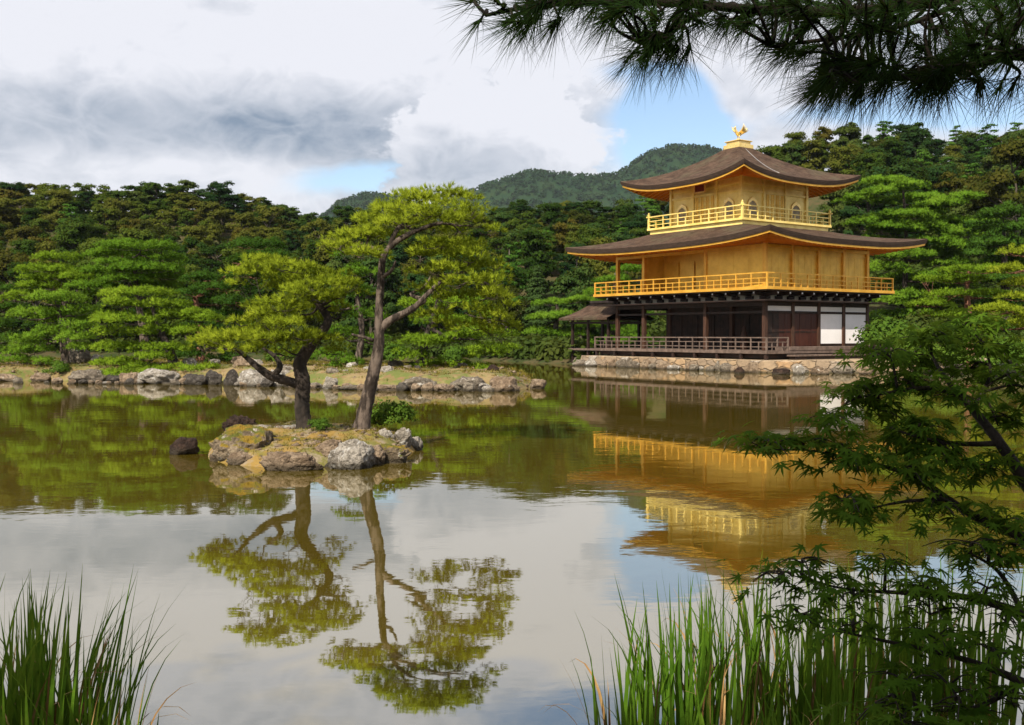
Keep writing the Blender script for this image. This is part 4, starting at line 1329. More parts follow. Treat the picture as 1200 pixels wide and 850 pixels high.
def pad_tufts(pads, dens, rs, clump=.34):
    """each pad is a flat cloud of small domed clumps; tufts point up and outwards"""
    C, D = [], []
    for (c, rx, ry, rz) in pads:
        m = max(5, int(rx * ry * math.pi / (clump * clump) * .95))
        a = rs.uniform(0, 6.28, m); q = np.sqrt(rs.uniform(0, 1, m))
        cx = np.cos(a) * q * rx * .92; cy = np.sin(a) * q * ry * .92
        cz = rz * (.75 * np.sqrt(np.maximum(0, 1 - q * q)) - .15) * rs.uniform(.3, 1.2, m) + rs.normal(size=m) * rz * .16
        for x, y, z in zip(cx, cy, cz):
            s = clump * rs.uniform(.65, 1.25); n = int(dens * s * s * 10)
            d = unit(rs.normal(size=(n, 3))); d[:, 2] = np.abs(d[:, 2]) * 1.0 - .12
            pos = np.array([c[0] + x, c[1] + y, c[2] + z]) + d * np.array([s, s, min(s * .75, rz * .8)]) * rs.uniform(.45, 1, (n, 1))
            C.append(pos); D.append(d * .95 + np.array([x / max(rx, .1) * .4, y / max(ry, .1) * .4, .35]))
    return np.concatenate(C), np.concatenate(D)


def pine(label, Y, trunk_px, radii, pads_px, matl, group=None, dens=22, nn=9, nlen=.14, nw=.026, clump=.33, depth=1.0, seed=1, limbs=(), bark='bark_pine', jit=1.0, ground=None, name='pine_tree', twig=.03, depth_k=1.0, solid_limbs=False):
    rs = np.random.RandomState(seed); r = random.Random(seed)
    s = Y / FPX
    tw = [P(t[0], t[1], Y + (t[2] if len(t) > 2 else 0)) for t in trunk_px]
    if ground is not None: tw[0].z = ground(tw[0].x, tw[0].y) - .12
    base = tw[0].copy()
    root = empty(name, base); tag(root, label, 'tree', group)
    rel = lambda v: Vector(v) - base
    fine = Y < 25
    sp = spline([rel(t) for t in tw], 16 if fine else 6)
    rad = lerp_list([x * s for x in radii], len(sp))
    nf = 10 if fine else 2
    for i in range(nf): rad[i] *= 1 + .4 * (1 - i / nf) ** 2
    mb = MB(); mb.tube(sp, rad, 26 if fine else 12, .085 if fine else .07, r)
    tr = mb.build('trunk', M[bark], root)
    nodes = [(p, rr) for p, rr in zip(sp, rad)]
    for lb in limbs:
        pts, lr = lb[0], lb[1]
        lw = spline([rel(P(t[0], t[1], Y + (t[2] if len(t) > 2 else 0))) for t in pts], 10 if fine else 5)
        lrad = lerp_list([x * s for x in lr], len(lw))
        MB().tube(lw, lrad, 14, .10, r).build('limb', M[lb[2] if len(lb) > 2 else bark], root)
        nodes += list(zip(lw, lrad))
    pads = []
    tb = MB()
    for pd in pads_px:
        cx, cy, rx, ry = pd[:4]; dy = pd[4] if len(pd) > 4 else r.uniform(-1, 1) * depth * jit
        c = rel(P(cx, cy, Y + dy)); k = (Y + dy) / FPX
        RX_, RZ = rx * k * (.92 if fine else 1), max(ry * k * (1.05 if fine else 1.25), .10)
        pads.append((tuple(c), RX_, RX_ * .8 * depth_k, RZ))
        # a limb from the nearest fitting point of trunk or limbs to the pad
        best = min(nodes, key=lambda n: (n[0] - c).length + max(0, n[0].z - c.z - .25 * RX_) * 1.2)
        a = best[0]; e = c + Vector((0, 0, -RZ * .35)); m_ = (a + e) / 2 + Vector((r.uniform(-.08, .08), r.uniform(-.08, .08), -.05 * (e - a).length + r.uniform(-.05, .10)))
        q = spline([a, m_, e], 4); r0 = min(best[1] * .7, .028 * (e - a).length + twig)
        qr = lerp_list([r0, r0 * .7, twig * .5], len(q)); tb.tube(q, qr, 6, .06, r); nodes += list(zip(q, qr))[3:]
        for _ in range(5):
            an = r.uniform(0, 6.28); e2 = c + Vector((math.cos(an) * RX_ * .75, math.sin(an) * RX_ * .6, RZ * r.uniform(-.2, .3)))
            st = q[r.randint(len(q) // 2, len(q) - 1)]
            tb.tube([st, (st + e2) / 2 + Vector((0, 0, -.04)), e2], [twig * .5, twig * .4, twig * .15], 4)
    tb.build('branches', M[bark], tr)
    C, D = pad_tufts(pads, dens, rs, clump)
    V, F, Nn = needles(C, D, nn, nlen, nw, .42, rs)
    link('crown', np_mesh('crown', V, F, nrm=Nn), M[matl], root)
    return root


gp = 'pines on the pine island'
pine('mid-green pine with a straight trunk at the left of the island, before the grey block', 44.5, [(76, 431), (76, 415), (73, 395), (71, 375), (68, 358)], [5, 4.5, 4, 3, 2],
     [(65, 353, 38, 9), (90, 368, 26, 9), (42, 372, 32, 9), (95, 386, 22, 8), (30, 402, 24, 9), (58, 394, 30, 9), (88, 400, 24, 8), (40, 412, 20, 8), (24, 415, 18, 7), (70, 378, 34, 9), (14, 424, 22, 6), (48, 426, 20, 5), (100, 410, 20, 7)], 'needles_mid', gp, seed=1, ground=isl_z)
pine('light-topped layered pine standing behind the straight-trunked pine at left', 50, [(82, 428), (80, 390), (76, 350), (74, 312)], [5, 4, 3, 2],
     [(70, 304, 27, 6), (60, 319, 42, 6), (86, 327, 32, 6), (50, 337, 30, 5), (35, 346, 26, 5), (52, 328, 30, 5), (20, 352, 18, 6)], 'needles_lime', gp, seed=2, ground=isl_z)
pine('broad layered pine topping the group, behind the spreading pine', 49, [(172, 430), (168, 390), (160, 340), (158, 302)], [6, 5, 3, 2],
     [(165, 291, 48, 6), (138, 300, 38, 6), (192, 305, 26, 6), (168, 317, 46, 7), (118, 322, 36, 7), (190, 326, 28, 6), (108, 337, 30, 6), (150, 330, 34, 6), (140, 310, 30, 6), (205, 318, 16, 6), (185, 338, 30, 7), (128, 345, 28, 7)], 'needles_mid', gp, seed=3, ground=isl_z)
pine('spreading bright green pine with many flat layers over the pale streaked boulder', 42.5, [(207, 447), (205, 432), (198, 410), (187, 385), (177, 356)], [8, 6.5, 5, 3.5, 2],
     [(165, 346, 44, 6), (140, 358, 25, 7), (185, 360, 38, 7), (212, 372, 42, 7), (148, 378, 38, 7), (236, 376, 25, 6), (130, 391, 22, 7), (185, 392, 38, 8), (222, 391, 24, 6), (140, 410, 32, 8), (188, 411, 36, 7), (138, 427, 27, 6), (178, 421, 28, 6), (160, 434, 26, 6), (125, 376, 16, 6), (136, 440, 24, 5, -1.0), (232, 434, 24, 6, -1.0), (188, 436, 22, 5, -1.2), (240, 400, 20, 7, -.6)], 'needles_lime', gp, seed=4, ground=isl_z, bark='bark_dark')
pine('pine with a short reddish trunk behind the left islet pine', 48.5, [(234, 432), (236, 400), (233, 372), (229, 350)], [5.5, 4.5, 4, 2.5],
     [(300, 290, 36, 6), (318, 301, 26, 6), (235, 328, 26, 6), (265, 340, 38, 7), (300, 325, 36, 7), (225, 345, 20, 5), (280, 357, 36, 7), (250, 355, 26, 7), (290, 308, 30, 7), (262, 372, 30, 7), (270, 400, 30, 8), (300, 385, 30, 8), (236, 384, 26, 8, -1.2), (246, 408, 28, 8, -1.4), (226, 420, 26, 7, -1.2), (270, 424, 26, 7, -1.0)], 'needles_deep', gp, seed=5, ground=isl_z, bark='bark_red')
pine('bushy green pine behind and right of the tall leaning islet pine', 40, [(497, 447), (495, 425), (500, 395), (510, 365), (515, 345)], [6, 5, 4, 3, 2],
     [(560, 394, 36, 10), (520, 380, 36, 10), (580, 374, 18, 8), (500, 404, 36, 10), (562, 416, 40, 9), (597, 411, 14, 6), (520, 430, 36, 9), (475, 421, 28, 9), (545, 358, 34, 10), (500, 360, 30, 9), (585, 395, 18, 8), (530, 400, 34, 9), (560, 436, 26, 6)], 'needles_lime', gp, seed=6, ground=isl_z, bark='bark_dark')
pine('mid-green pine seen between the two islet pines', 41.5, [(418, 448), (420, 420), (424, 385), (418, 345), (415, 315)], [5, 4.5, 3.5, 2.5, 1.5],
     [(413, 300, 22, 8), (425, 322, 24, 8), (398, 335, 22, 8), (402, 393, 24, 9), (430, 372, 24, 9), (425, 346, 22, 8), (388, 420, 24, 8), (408, 430, 20, 7), (440, 402, 20, 8), (386, 360, 20, 8)], 'needles_mid', gp, seed=7, ground=isl_z)
pine('dark pine at the left frame edge beside the straight-trunked pine', 51, [(-14, 430), (-14, 390), (-10, 345)], [5, 4, 2],
     [(-8, 342, 30, 8), (4, 364, 24, 7), (-10, 384, 28, 8), (2, 400, 20, 7), (-14, 414, 26, 7)], 'needles_deep', gp, seed=8, ground=isl_z)
gr = 'layered pines right of the pavilion'
pine('yellow-green pine with reddish trunk between the pavilion and right frame edge', 47, [(1138, 443), (1136, 410), (1135, 370), (1133, 340), (1136, 318)], [6, 5, 4, 3, 2],
     [(1144, 319, 42, 5), (1123, 329, 38, 5), (1116, 347, 32, 5), (1092, 358, 28, 5), (1152, 347, 34, 5), (1106, 371, 28, 5), (1150, 372, 30, 6), (1130, 390, 36, 6), (1085, 330, 14, 4), (1100, 400, 30, 6)], 'needles_lime', gr, seed=11, bark='bark_red', depth=1.2, ground=lambda x, y: float(ground_z(x, y)))
pine('sunny yellow-green pine cut by the right frame edge', 42, [(1215, 446), (1213, 400), (1210, 350), (1206, 300)], [6, 5, 4, 2],
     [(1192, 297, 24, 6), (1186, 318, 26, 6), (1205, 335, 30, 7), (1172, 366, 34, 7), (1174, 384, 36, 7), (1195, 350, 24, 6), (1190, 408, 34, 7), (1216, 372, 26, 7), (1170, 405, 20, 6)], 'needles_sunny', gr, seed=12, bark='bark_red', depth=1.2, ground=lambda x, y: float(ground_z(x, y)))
pine('big dark layered pine rising right behind the pavilion roofs', 80, [(1062, 420), (1060, 350), (1062, 280), (1058, 220)], [4.5, 3.5, 2.2, 1.2],
     [(1035, 215, 28, 5), (1066, 221, 22, 5), (1002, 236, 24, 5), (1076, 236, 28, 6), (1108, 241, 30, 6), (1132, 233, 20, 5), (1058, 256, 38, 6), (1100, 263, 40, 6), (1020, 262, 28, 6), (1140, 266, 26, 6), (1088, 286, 38, 6), (1130, 290, 30, 6), (1078, 303, 28, 6), (1112, 312, 32, 6), (1062, 330, 30, 7), (1094, 345, 34, 7), (1030, 285, 26, 6), (1045, 238, 24, 5), (1070, 372, 34, 7), (1040, 355, 24, 7), (1048, 392, 34, 8), (1088, 400, 34, 8), (1030, 228, 22, 6), (1050, 270, 34, 7), (1075, 270, 34, 7), (1055, 300, 30, 7), (1100, 300, 30, 7), (1100, 328, 34, 8), (1065, 352, 34, 8), (1035, 318, 30, 8), (1120, 275, 26, 7), (1010, 300, 26, 7), (1080, 250, 26, 6), (1020, 375, 30, 8), (1110, 370, 30, 8), (1125, 335, 26, 8)], 'needles_mid', gr, seed=13, dens=13, nn=9, nlen=.24, nw=.05, clump=.55, depth=2.2, ground=lambda x, y: float(ground_z(x, y)))
pine('grey-green rounded pine under the olive dome tree at right', 76, [(1178, 420), (1178, 340), (1176, 270)], [6, 5, 2],
     [(1176, 252, 26, 8), (1160, 268, 28, 8), (1192, 270, 26, 8), (1170, 288, 34, 8), (1196, 292, 24, 8), (1150, 300, 24, 7), (1180, 310, 30, 8), (1160, 330, 30, 8), (1200, 330, 30, 8), (1140, 350, 30, 8), (1180, 360, 34, 9), (1150, 390, 40, 9), (1195, 395, 30, 9)], 'needles_deep', gr, seed=14, dens=13, nn=9, nlen=.24, nw=.05, clump=.55, depth=2, ground=lambda x, y: float(ground_z(x, y)))
gl = 'layered pines on the far bank left of the pavilion'
pine('layered green pine on the far bank just left of the fishing deck', 80, [(650, 416), (650, 395), (653, 370), (652, 352)], [4, 3.5, 2.5, 1.5],
     [(650, 357, 26, 4), (682, 353, 18, 4), (640, 375, 22, 5), (665, 372, 22, 5), (634, 391, 20, 5), (665, 394, 26, 5), (690, 384, 16, 5), (640, 404, 20, 5), (670, 408, 22, 4)], 'needles_mid', gl, seed=15, dens=13, nn=9, nlen=.24, nw=.04, clump=.5, depth=1.0, ground=lambda x, y: float(ground_z(x, y)))
pine('layered green pine seen through the open bay behind the fishing deck', 82, [(716, 418), (716, 390), (720, 350), (722, 320)], [5, 4, 3, 2],
     [(705, 346, 22, 5), (730, 352, 26, 5), (716, 366, 30, 6), (742, 372, 22, 6), (700, 382, 24, 6), (730, 390, 28, 6), (712, 402, 28, 6), (720, 330, 24, 5), (738, 318, 20, 5), (745, 400, 20, 6)], 'needles_mid', gl, seed=16, dens=13, nn=9, nlen=.24, nw=.04, clump=.5, depth=1.0, ground=lambda x, y: float(ground_z(x, y)))

# the two islet pines
pine('shorter broad islet pine with an upright trunk and flat yellow-green pads', 17.2, [(358, 507), (354, 478), (355, 448), (352, 425), (368, 400), (384, 377), (374, 358), (358, 342)], [9, 8.5, 8.5, 7.5, 6, 5, 3.5, 2.5],
     [(244, 404, 26, 9, .2), (262, 396, 28, 9, .5), (270, 400, 38, 10, -.3), (300, 392, 36, 9, .3), (330, 404, 36, 10, -.4), (240, 407, 20, 8, 0), (372, 402, 30, 11, .1), (395, 412, 20, 9, .5),
      (318, 372, 32, 9, -.3), (352, 366, 34, 9, .4), (300, 362, 22, 8, .5), (385, 356, 26, 9, -.2), (340, 382, 28, 8, -.7),
      (300, 322, 32, 10, -.2), (340, 330, 40, 10, .3), (378, 336, 34, 10, -.4), (405, 346, 24, 9, .2), (318, 312, 28, 8, .5), (352, 344, 30, 9, -.6), (285, 335, 16, 7, .3), (262, 412, 24, 8, .6), (340, 416, 24, 8, .6), (255, 400, 26, 9, .7), (285, 414, 26, 8, -.6), (310, 398, 30, 9, -.8), (352, 396, 26, 9, -.7), (290, 378, 22, 8, -.1), (328, 358, 30, 9, -.7), (365, 378, 24, 8, .7), (322, 340, 24, 8, .6), (360, 318, 26, 8, .1), (390, 326, 24, 8, .4), (415, 336, 16, 7, 0), (300, 308, 22, 8, .1), (275, 322, 14, 7, 0), (335, 314, 24, 8, -.4), (372, 350, 26, 8, -.5), (400, 366, 16, 7, .2)],
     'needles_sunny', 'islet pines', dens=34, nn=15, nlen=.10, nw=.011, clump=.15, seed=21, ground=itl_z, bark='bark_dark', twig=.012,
     limbs=[([(355, 452), (338, 447), (318, 441), (303, 431), (290, 420), (278, 410, -.2)], [6, 5.5, 5, 4, 3, 2]),
            ([(320, 441), (328, 430), (322, 418, .2), (308, 408, .3)], [4, 3.5, 2.5, 1.5]),
            ([(376, 358), (392, 350, .2), (404, 350, .2)], [3, 2.2, 1.2])])
pine('tall leaning islet pine with forked trunk and high yellow-green crown', 17.0, [(421, 511), (429, 475), (437, 440), (444, 405), (444, 370), (446, 335), (449, 302), (459, 289)], [9.5, 8.2, 7.2, 6.4, 4.8, 4.3, 3.8, 3],
     [(500, 240, 42, 12, .1), (536, 236, 34, 12, .5), (470, 252, 36, 11, -.2), (440, 262, 36, 11, .4), (412, 282, 34, 10, .2), (398, 290, 22, 8, -.3), (552, 262, 30, 10, -.2), (520, 258, 32, 10, -.6), (485, 268, 30, 10, .6), (560, 250, 16, 8, .4), (425, 300, 30, 9, -.5), (452, 280, 26, 9, .9), (572, 272, 14, 6, 0),
      (515, 300, 34, 11, .4), (545, 304, 34, 11, -.1), (560, 318, 34, 11, .5), (492, 300, 22, 10, .2), (578, 330, 22, 10, .1), (520, 318, 30, 9, -.4), (590, 350, 18, 9, .3), (585, 372, 18, 10, -.1), (560, 350, 28, 11, .7), (530, 352, 26, 9, .8), (596, 386, 9, 8, .1), (565, 332, 24, 9, -.6), (500, 318, 22, 8, .8), (480, 234, 26, 10, 0), (515, 228, 26, 9, .3), (455, 246, 26, 9, .6), (548, 248, 22, 9, -.5), (430, 276, 26, 9, .1), (405, 296, 18, 8, .2), (535, 272, 24, 8, .5), (505, 250, 26, 9, -.9), (468, 264, 24, 8, -.8), (530, 290, 30, 9, .1), (555, 292, 22, 9, .4), (505, 288, 24, 8, -.2), (575, 314, 20, 9, .4), (540, 334, 26, 9, -.5), (588, 360, 18, 9, 0), (575, 348, 22, 10, -.4), (590, 380, 14, 8, .3), (570, 372, 18, 8, .5), (548, 366, 20, 8, -.2), (582, 336, 18, 9, .6), (518, 340, 24, 8, .2), (505, 372, 26, 9, .9), (530, 384, 26, 9, .8), (556, 384, 24, 9, .6), (578, 392, 16, 8, .4), (500, 342, 22, 8, .9)],
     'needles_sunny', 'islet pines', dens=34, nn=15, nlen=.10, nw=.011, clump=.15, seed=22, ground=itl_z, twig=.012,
     limbs=[([(444, 388), (455, 377), (470, 369), (484, 362, -.1), (496, 350, -.15), (512, 334, -.1), (530, 322, 0), (552, 318, .1)], [5, 4.6, 4, 3.5, 3, 2.4, 1.8, 1.2]),
            ([(478, 364), (490, 357, .1), (497, 352, .15), (482, 345, .25), (498, 335, .3), (506, 322, .4)], [3.5, 3, 2.5, 2.2, 1.6, 1]),
            ([(455, 292), (468, 281), (490, 270, .1), (515, 262, .1), (540, 265, 0)], [4, 3.4, 2.6, 2, 1.2]),
            ([(452, 298), (436, 291, .1), (420, 290, .15), (405, 292, 0)], [3.2, 2.8, 2.2, 1.4]),
            ([(457, 290), (462, 275), (475, 258, .2), (495, 250, .2)], [3.2, 2.8, 2, 1.2]),
            ([(437, 399), (425, 395, -.1), (412, 392, -.1)], [2.2, 1.8, 1.2]),
            ([(447, 325), (458, 318, -.1), (464, 306, -.15)], [2.5, 2, 1.2])])

# shrubs and little plants
gs = 'small shrubs on the islet'
for px, py, Y, s, lb, nm in [(455, 509, 17.7, .34, 'leafy green shrub behind the leaning trunk on the islet', 'shrub'), (442, 511, 17.6, .20, 'small green shrub hugging the foot of the leaning trunk', 'shrub'),
                             (375, 520, 16.9, .15, 'low fern-like plant between the two islet trunks', 'fern'), (368, 508, 17.8, .13, 'tiny plant right of the upright islet trunk', 'fern')]:
    p = P(px, py, Y); plant('bush', 'leaf_shrub', (p.x, p.y, itl_z(p.x, p.y) - .05), s, px, lb, gs, 'shrub', name=nm)
for k, (px, py, Y, s, lb) in enumerate([(68, 443, 43.2, .42, 'low green shrub on the bank left of the round boulder'), (330, 446, 41, .5, 'low green shrub behind the pale rounded rock'),
                                        (462, 450, 39.5, .55, 'rounded green shrub by the mottled grey boulder'), (355, 443, 42, .45, 'small green shrub on the island moss between the islet pines'),
                                        (535, 448, 38, .5, 'green shrub above the tan-grey boulder at the island tip')]):
    p = P(px, py, Y); plant('bush', 'leaf_shrub', (p.x, p.y, isl_z(p.x, p.y) - .1), s, px, lb, 'shrubs on the pine island', 'shrub')
for k, (px, py, Y, s, lb) in enumerate([(1040, 440, 56, 1.3, 'big green shrub right beside the white panels'), (1075, 445, 52, 1.2, 'green shrub between the white panels and the reddish pine trunk'),
                                        (1025, 432, 64, 1.5, 'tall green shrub behind the end of the golden balcony'), (1110, 448, 45, .9, 'low green shrub at the shore under the reddish pine trunk'), (1180, 450, 40, .9, 'low green shrub at the shore by the right frame edge')]):
    p = P(px, py, Y); plant('bush', 'leaf_shrub', (p.x, p.y, float(ground_z(p.x, p.y)) - .1), s, px, lb, 'shrubs right of the pavilion', 'shrub')


def ground_cover(name, region, n, zf, size, seed, water_ok=False):
    """short grass and litter over the moss"""
    rs = np.random.RandomState(seed); pos = []
    x0, x1, y0, y1 = region
    while len(pos) < n:
        x, y = rs.uniform(x0, x1), rs.uniform(y0, y1); z = zf(x, y)
        if z > .12 and mnoise.noise(Vector((x * 1.3, y * 1.3, seed))) > -.15: pos.append((x, y, z))
    pos = np.array(pos); k = 6; c = np.repeat(pos, k, 0); N = len(c)
    d = unit(np.array([0, 0, 1.0]) + .55 * rs.normal(size=(N, 3)))
    V, F, Nn = needles(c + rs.normal(size=(N, 3)) * np.array([size, size, .0]), d, 1, size * 1.6, size * .35, .1, rs)
    tag(link(name, np_mesh(name, V, F, nrm=Nn), M['leaf_grass']), kind='stuff')


ground_cover('island_grass', (-24, 1, 36, 54), 9000, isl_z, .07, 5)
ground_cover('islet_grass', (-5.2, -1.5, 14.5, 20), 1600, itl_z, .03, 6)


def build_bamboo():
    """a small bamboo in front of the white panels"""
    r = random.Random(4); b = pav_world(WX + 1.7, 2.6, .60); root = empty('bamboo_plant', b)
    tag(root, 'small dark bamboo plant standing in front of the white panels', 'plant')
    st = MB(); lf = MB()
    for i in range(6):
        a = r.uniform(0, 6.28); o = Vector((math.cos(a) * .35, math.sin(a) * .5, 0)); h = r.uniform(1.1, 1.9)
        pts = spline([o, o + Vector((r.uniform(-.1, .1), r.uniform(-.1, .1), h * .6)), o + Vector((r.uniform(-.3, .3), r.uniform(-.4, .4), h))], 5)
        st.tube(pts, lerp_list([.014, .006], len(pts)), 5)
        for k in range(9):
            p = pts[r.randint(5, len(pts) - 1)]; d = Vector((r.gauss(0, 1), r.gauss(0, 1), r.uniform(-.6, .25))).normalized(); L = r.uniform(.22, .40)
            sd = d.cross(Vector((0, 0, 1))).normalized() * .028
            q = [p, p + d * L * .4 + Vector((0, 0, .02)), p + d * L + Vector((0, 0, -.07))]
            lf.add([q[0], q[1] - sd, q[2], q[1] + sd], [(0, 1, 2, 3)])
    st.build('stem', M['leaf_conifer'], root); lf.build('foliage', M['leaf_conifer'], root)


build_bamboo()


def pebbles(name, region, n, zf, size, seed, m):
    """loose gravel and litter on the bare moss"""
    rs = np.random.RandomState(seed); Vs, Fs = [], []; x0, x1, y0, y1 = region; k = 0
    ico = bmesh.new(); bmesh.ops.create_icosphere(ico, subdivisions=1, radius=1.0)
    bv = np.array([v.co[:] for v in ico.verts]); bf = np.array([[v.index for v in f.verts] for f in ico.faces]); ico.free()
    while k < n:
        x, y = rs.uniform(x0, x1), rs.uniform(y0, y1); z = zf(x, y)
        if z < .05: continue
        s = size * rs.uniform(.4, 1.5); Vs.append(bv * s * np.array([rs.uniform(.7, 1.4), rs.uniform(.7, 1.4), .6]) * (1 + .25 * rs.normal(size=(len(bv), 1))) + (x, y, z)); Fs.append(bf + k * len(bv)); k += 1
    tag(link(name, np_mesh(name, np.concatenate(Vs), np.concatenate(Fs)), M[m]), kind='stuff')


pebbles('island_gravel', (-24, 1, 35.5, 47), 1500, isl_z, .06, 7, 'rock_tan')
pebbles('islet_gravel', (-5.2, -1.5, 14.5, 18.5), 420, itl_z, .035, 8, 'rock_tan')

# ------------------------------------------------------------------ near bank: overhanging pine bough, maple, reeds
def build_bough():
    """the low boughs of a big pine standing just outside the frame on the right"""
    r = random.Random(3); rs = np.random.RandomState(3)
    base = Vector((3.6, 2.2, float(ground_z(3.6, 2.2)) - .1))
    root = empty('overhanging_pine', base)
    tag(root, 'dark overhanging pine bough with long drooping needles across the sky', 'tree')
    rel = lambda v: Vector(v) - base
    tp = spline([base, base + Vector((.1, .05, 1.6)), base + Vector((-.02, .1, 3.4)), base + Vector((.15, .0, 5.4)), base + Vector((.1, -.2, 7.6))], 6)
    MB().tube([rel(t) for t in tp], lerp_list([.24, .19, .16, .12, .05], len(tp)), 14, .06, r).build('trunk', M['bark_pine'], root)
    bo = [[(3.62, 2.3, 2.9), P(1330, 20, 2.7), P(1240, 62, 2.75), P(1180, 66, 2.75), P(1110, 84, 2.7), P(1040, 92, 2.65), P(985, 88, 2.6)],
          [(3.6, 2.25, 3.3), P(1300, -70, 2.9), P(1150, -14, 3.0), P(1020, 12, 3.0), P(900, 12, 2.95), P(800, 4, 2.9), P(700, 2, 2.85), P(620, 8, 2.8), P(570, 18, 2.8)],
          [P(1150, -14, 3.0), P(1090, 20, 2.9), P(1010, 40, 2.85), P(940, 50, 2.85), P(905, 55, 2.8)],
          [P(840, 6, 2.92), P(800, 26, 2.85), P(775, 44, 2.8), P(755, 52, 2.8)],
          [P(1210, 64, 2.75), P(1160, 40, 2.9), P(1090, 30, 3.0)]]
    nodes = []
    for i, pts in enumerate(bo):
        q = [rel(t) for t in spline(pts, 6)]
        MB().tube(q, lerp_list([.032, .018, .011, .005] if i < 2 else [.010, .007, .004], len(q)), 8, .12, r).build('bough', M['bark_bough'], root)
        nodes += q[1 if i < 2 else 0:]
    T = []   # tuft px, py, depth

    def area(n, x0, x1, y0, y1, Y0, Y1):
        for _ in range(n): T.append((r.uniform(x0, x1), r.uniform(y0, y1), r.uniform(Y0, Y1)))
    area(13, 545, 640, -4, 26, 2.6, 3.0)
    area(16, 640, 720, -22, 26, 2.6, 3.1)
    area(28, 700, 840, -26, 26, 2.6, 3.2)
    area(13, 735, 812, 34, 66, 2.6, 2.9)
    area(50, 840, 1010, -28, 34, 2.6, 3.3)
    area(60, 1000, 1230, -28, 34, 2.6, 3.3)
    area(8, 905, 960, 40, 66, 2.6, 3.0)
    area(56, 960, 1120, 66, 104, 2.4, 2.95)
    area(20, 1120, 1240, 48, 100, 2.4, 2.95)
    area(12, 1040, 1200, 30, 62, 2.6, 2.95)
    for _ in range(150):          # towards the trunk, outside the frame
        pts = bo[r.randrange(2)]; a, b = Vector(pts[0]), Vector(pts[1]); q = a.lerp(b, r.uniform(.05, 1.0)) + Vector((r.gauss(0, .10), r.gauss(0, .14), r.gauss(-.02, .07)))
        T.append(q)
    for _ in range(70): T.append((r.uniform(1230, 1400), r.uniform(-60, 110), r.uniform(2.5, 3.0)))
    tw = MB(); C, D = [], []
    for t_ in T:
        c = rel(t_) if isinstance(t_, Vector) else rel(P(*t_)); a = min(nodes, key=lambda n: (n - c).length + .5 * max(0, c.x - n.x))
        d = (c - a); d = d.normalized() if d.length > .02 else Vector((-1, 0, 0))
        d = (d * .6 + Vector((-.55, r.uniform(-.4, .4), r.uniform(-.75, .1)))).normalized()
        m_ = (a + c) / 2 + Vector((r.uniform(-.03, .03), r.uniform(-.03, .03), r.uniform(-.01, .03)))
        q = spline([a, m_, c], 3); tw.tube(q, lerp_list([.006, .0045, .003], len(q)), 5)
        tw.tube([c, c + d * .035], [.004, .002], 5)
        for k in range(3):
            C.append(c + d * (.012 * k - .015)); D.append(d)
    tw.build('branches', M['bark_bough'], root)
    V, F, Nn = needles(np.array([tuple(c) for c in C]), np.array([tuple(d) for d in D]), 15, .13, .0027, .58, rs)
    # needles droop towards their tips
    V = V.reshape(-1, 3, 3); V[:, 2, 2] -= .022; V = V.reshape(-1, 3)
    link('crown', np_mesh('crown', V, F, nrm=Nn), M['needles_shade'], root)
    # the rest of the crown, high above and behind the camera
    pads = []
    for _ in range(26):
        a = r.uniform(0, 6.28); q = r.uniform(.3, 2.6); z = r.uniform(4.6, 8.6)
        pads.append(((q * math.cos(a) + .4, q * math.sin(a) - 1.2, z), r.uniform(.7, 1.1), r.uniform(.7, 1.1), .28))
    C, D = pad_tufts(pads, 5, rs, .4)
    V, F, Nn = needles(C, D, 9, .2, .02, .45, rs)
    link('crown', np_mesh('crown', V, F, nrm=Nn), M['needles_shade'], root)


def maple_leaf_mesh():
    ang = [-128, -84, -42, 0, 42, 84, 128]; ln = [.42, .74, .94, 1.0, .94, .74, .42]
    pts = [(0, -.06)]
    for i, (a, l) in enumerate(zip(ang, ln)):
        if i: 
            b = (ang[i - 1] + a) / 2; pts.append((.24 * math.sin(R(b)), .24 * math.cos(R(b))))
        w = 9
        pts.append((l * .55 * math.sin(R(a - w)), l * .55 * math.cos(R(a - w))))
        pts.append((l * math.sin(R(a)), l * math.cos(R(a))))
        pts.append((l * .55 * math.sin(R(a + w)), l * .55 * math.cos(R(a + w))))
    V = [(0, .05, .0)] + [(x, y, -.22 * (x * x + y * y)) for x, y in pts]
    n = len(pts)
    return np.array(V), np.array([(0, 1 + (i + 1) % n, 1 + i) for i in range(n)])


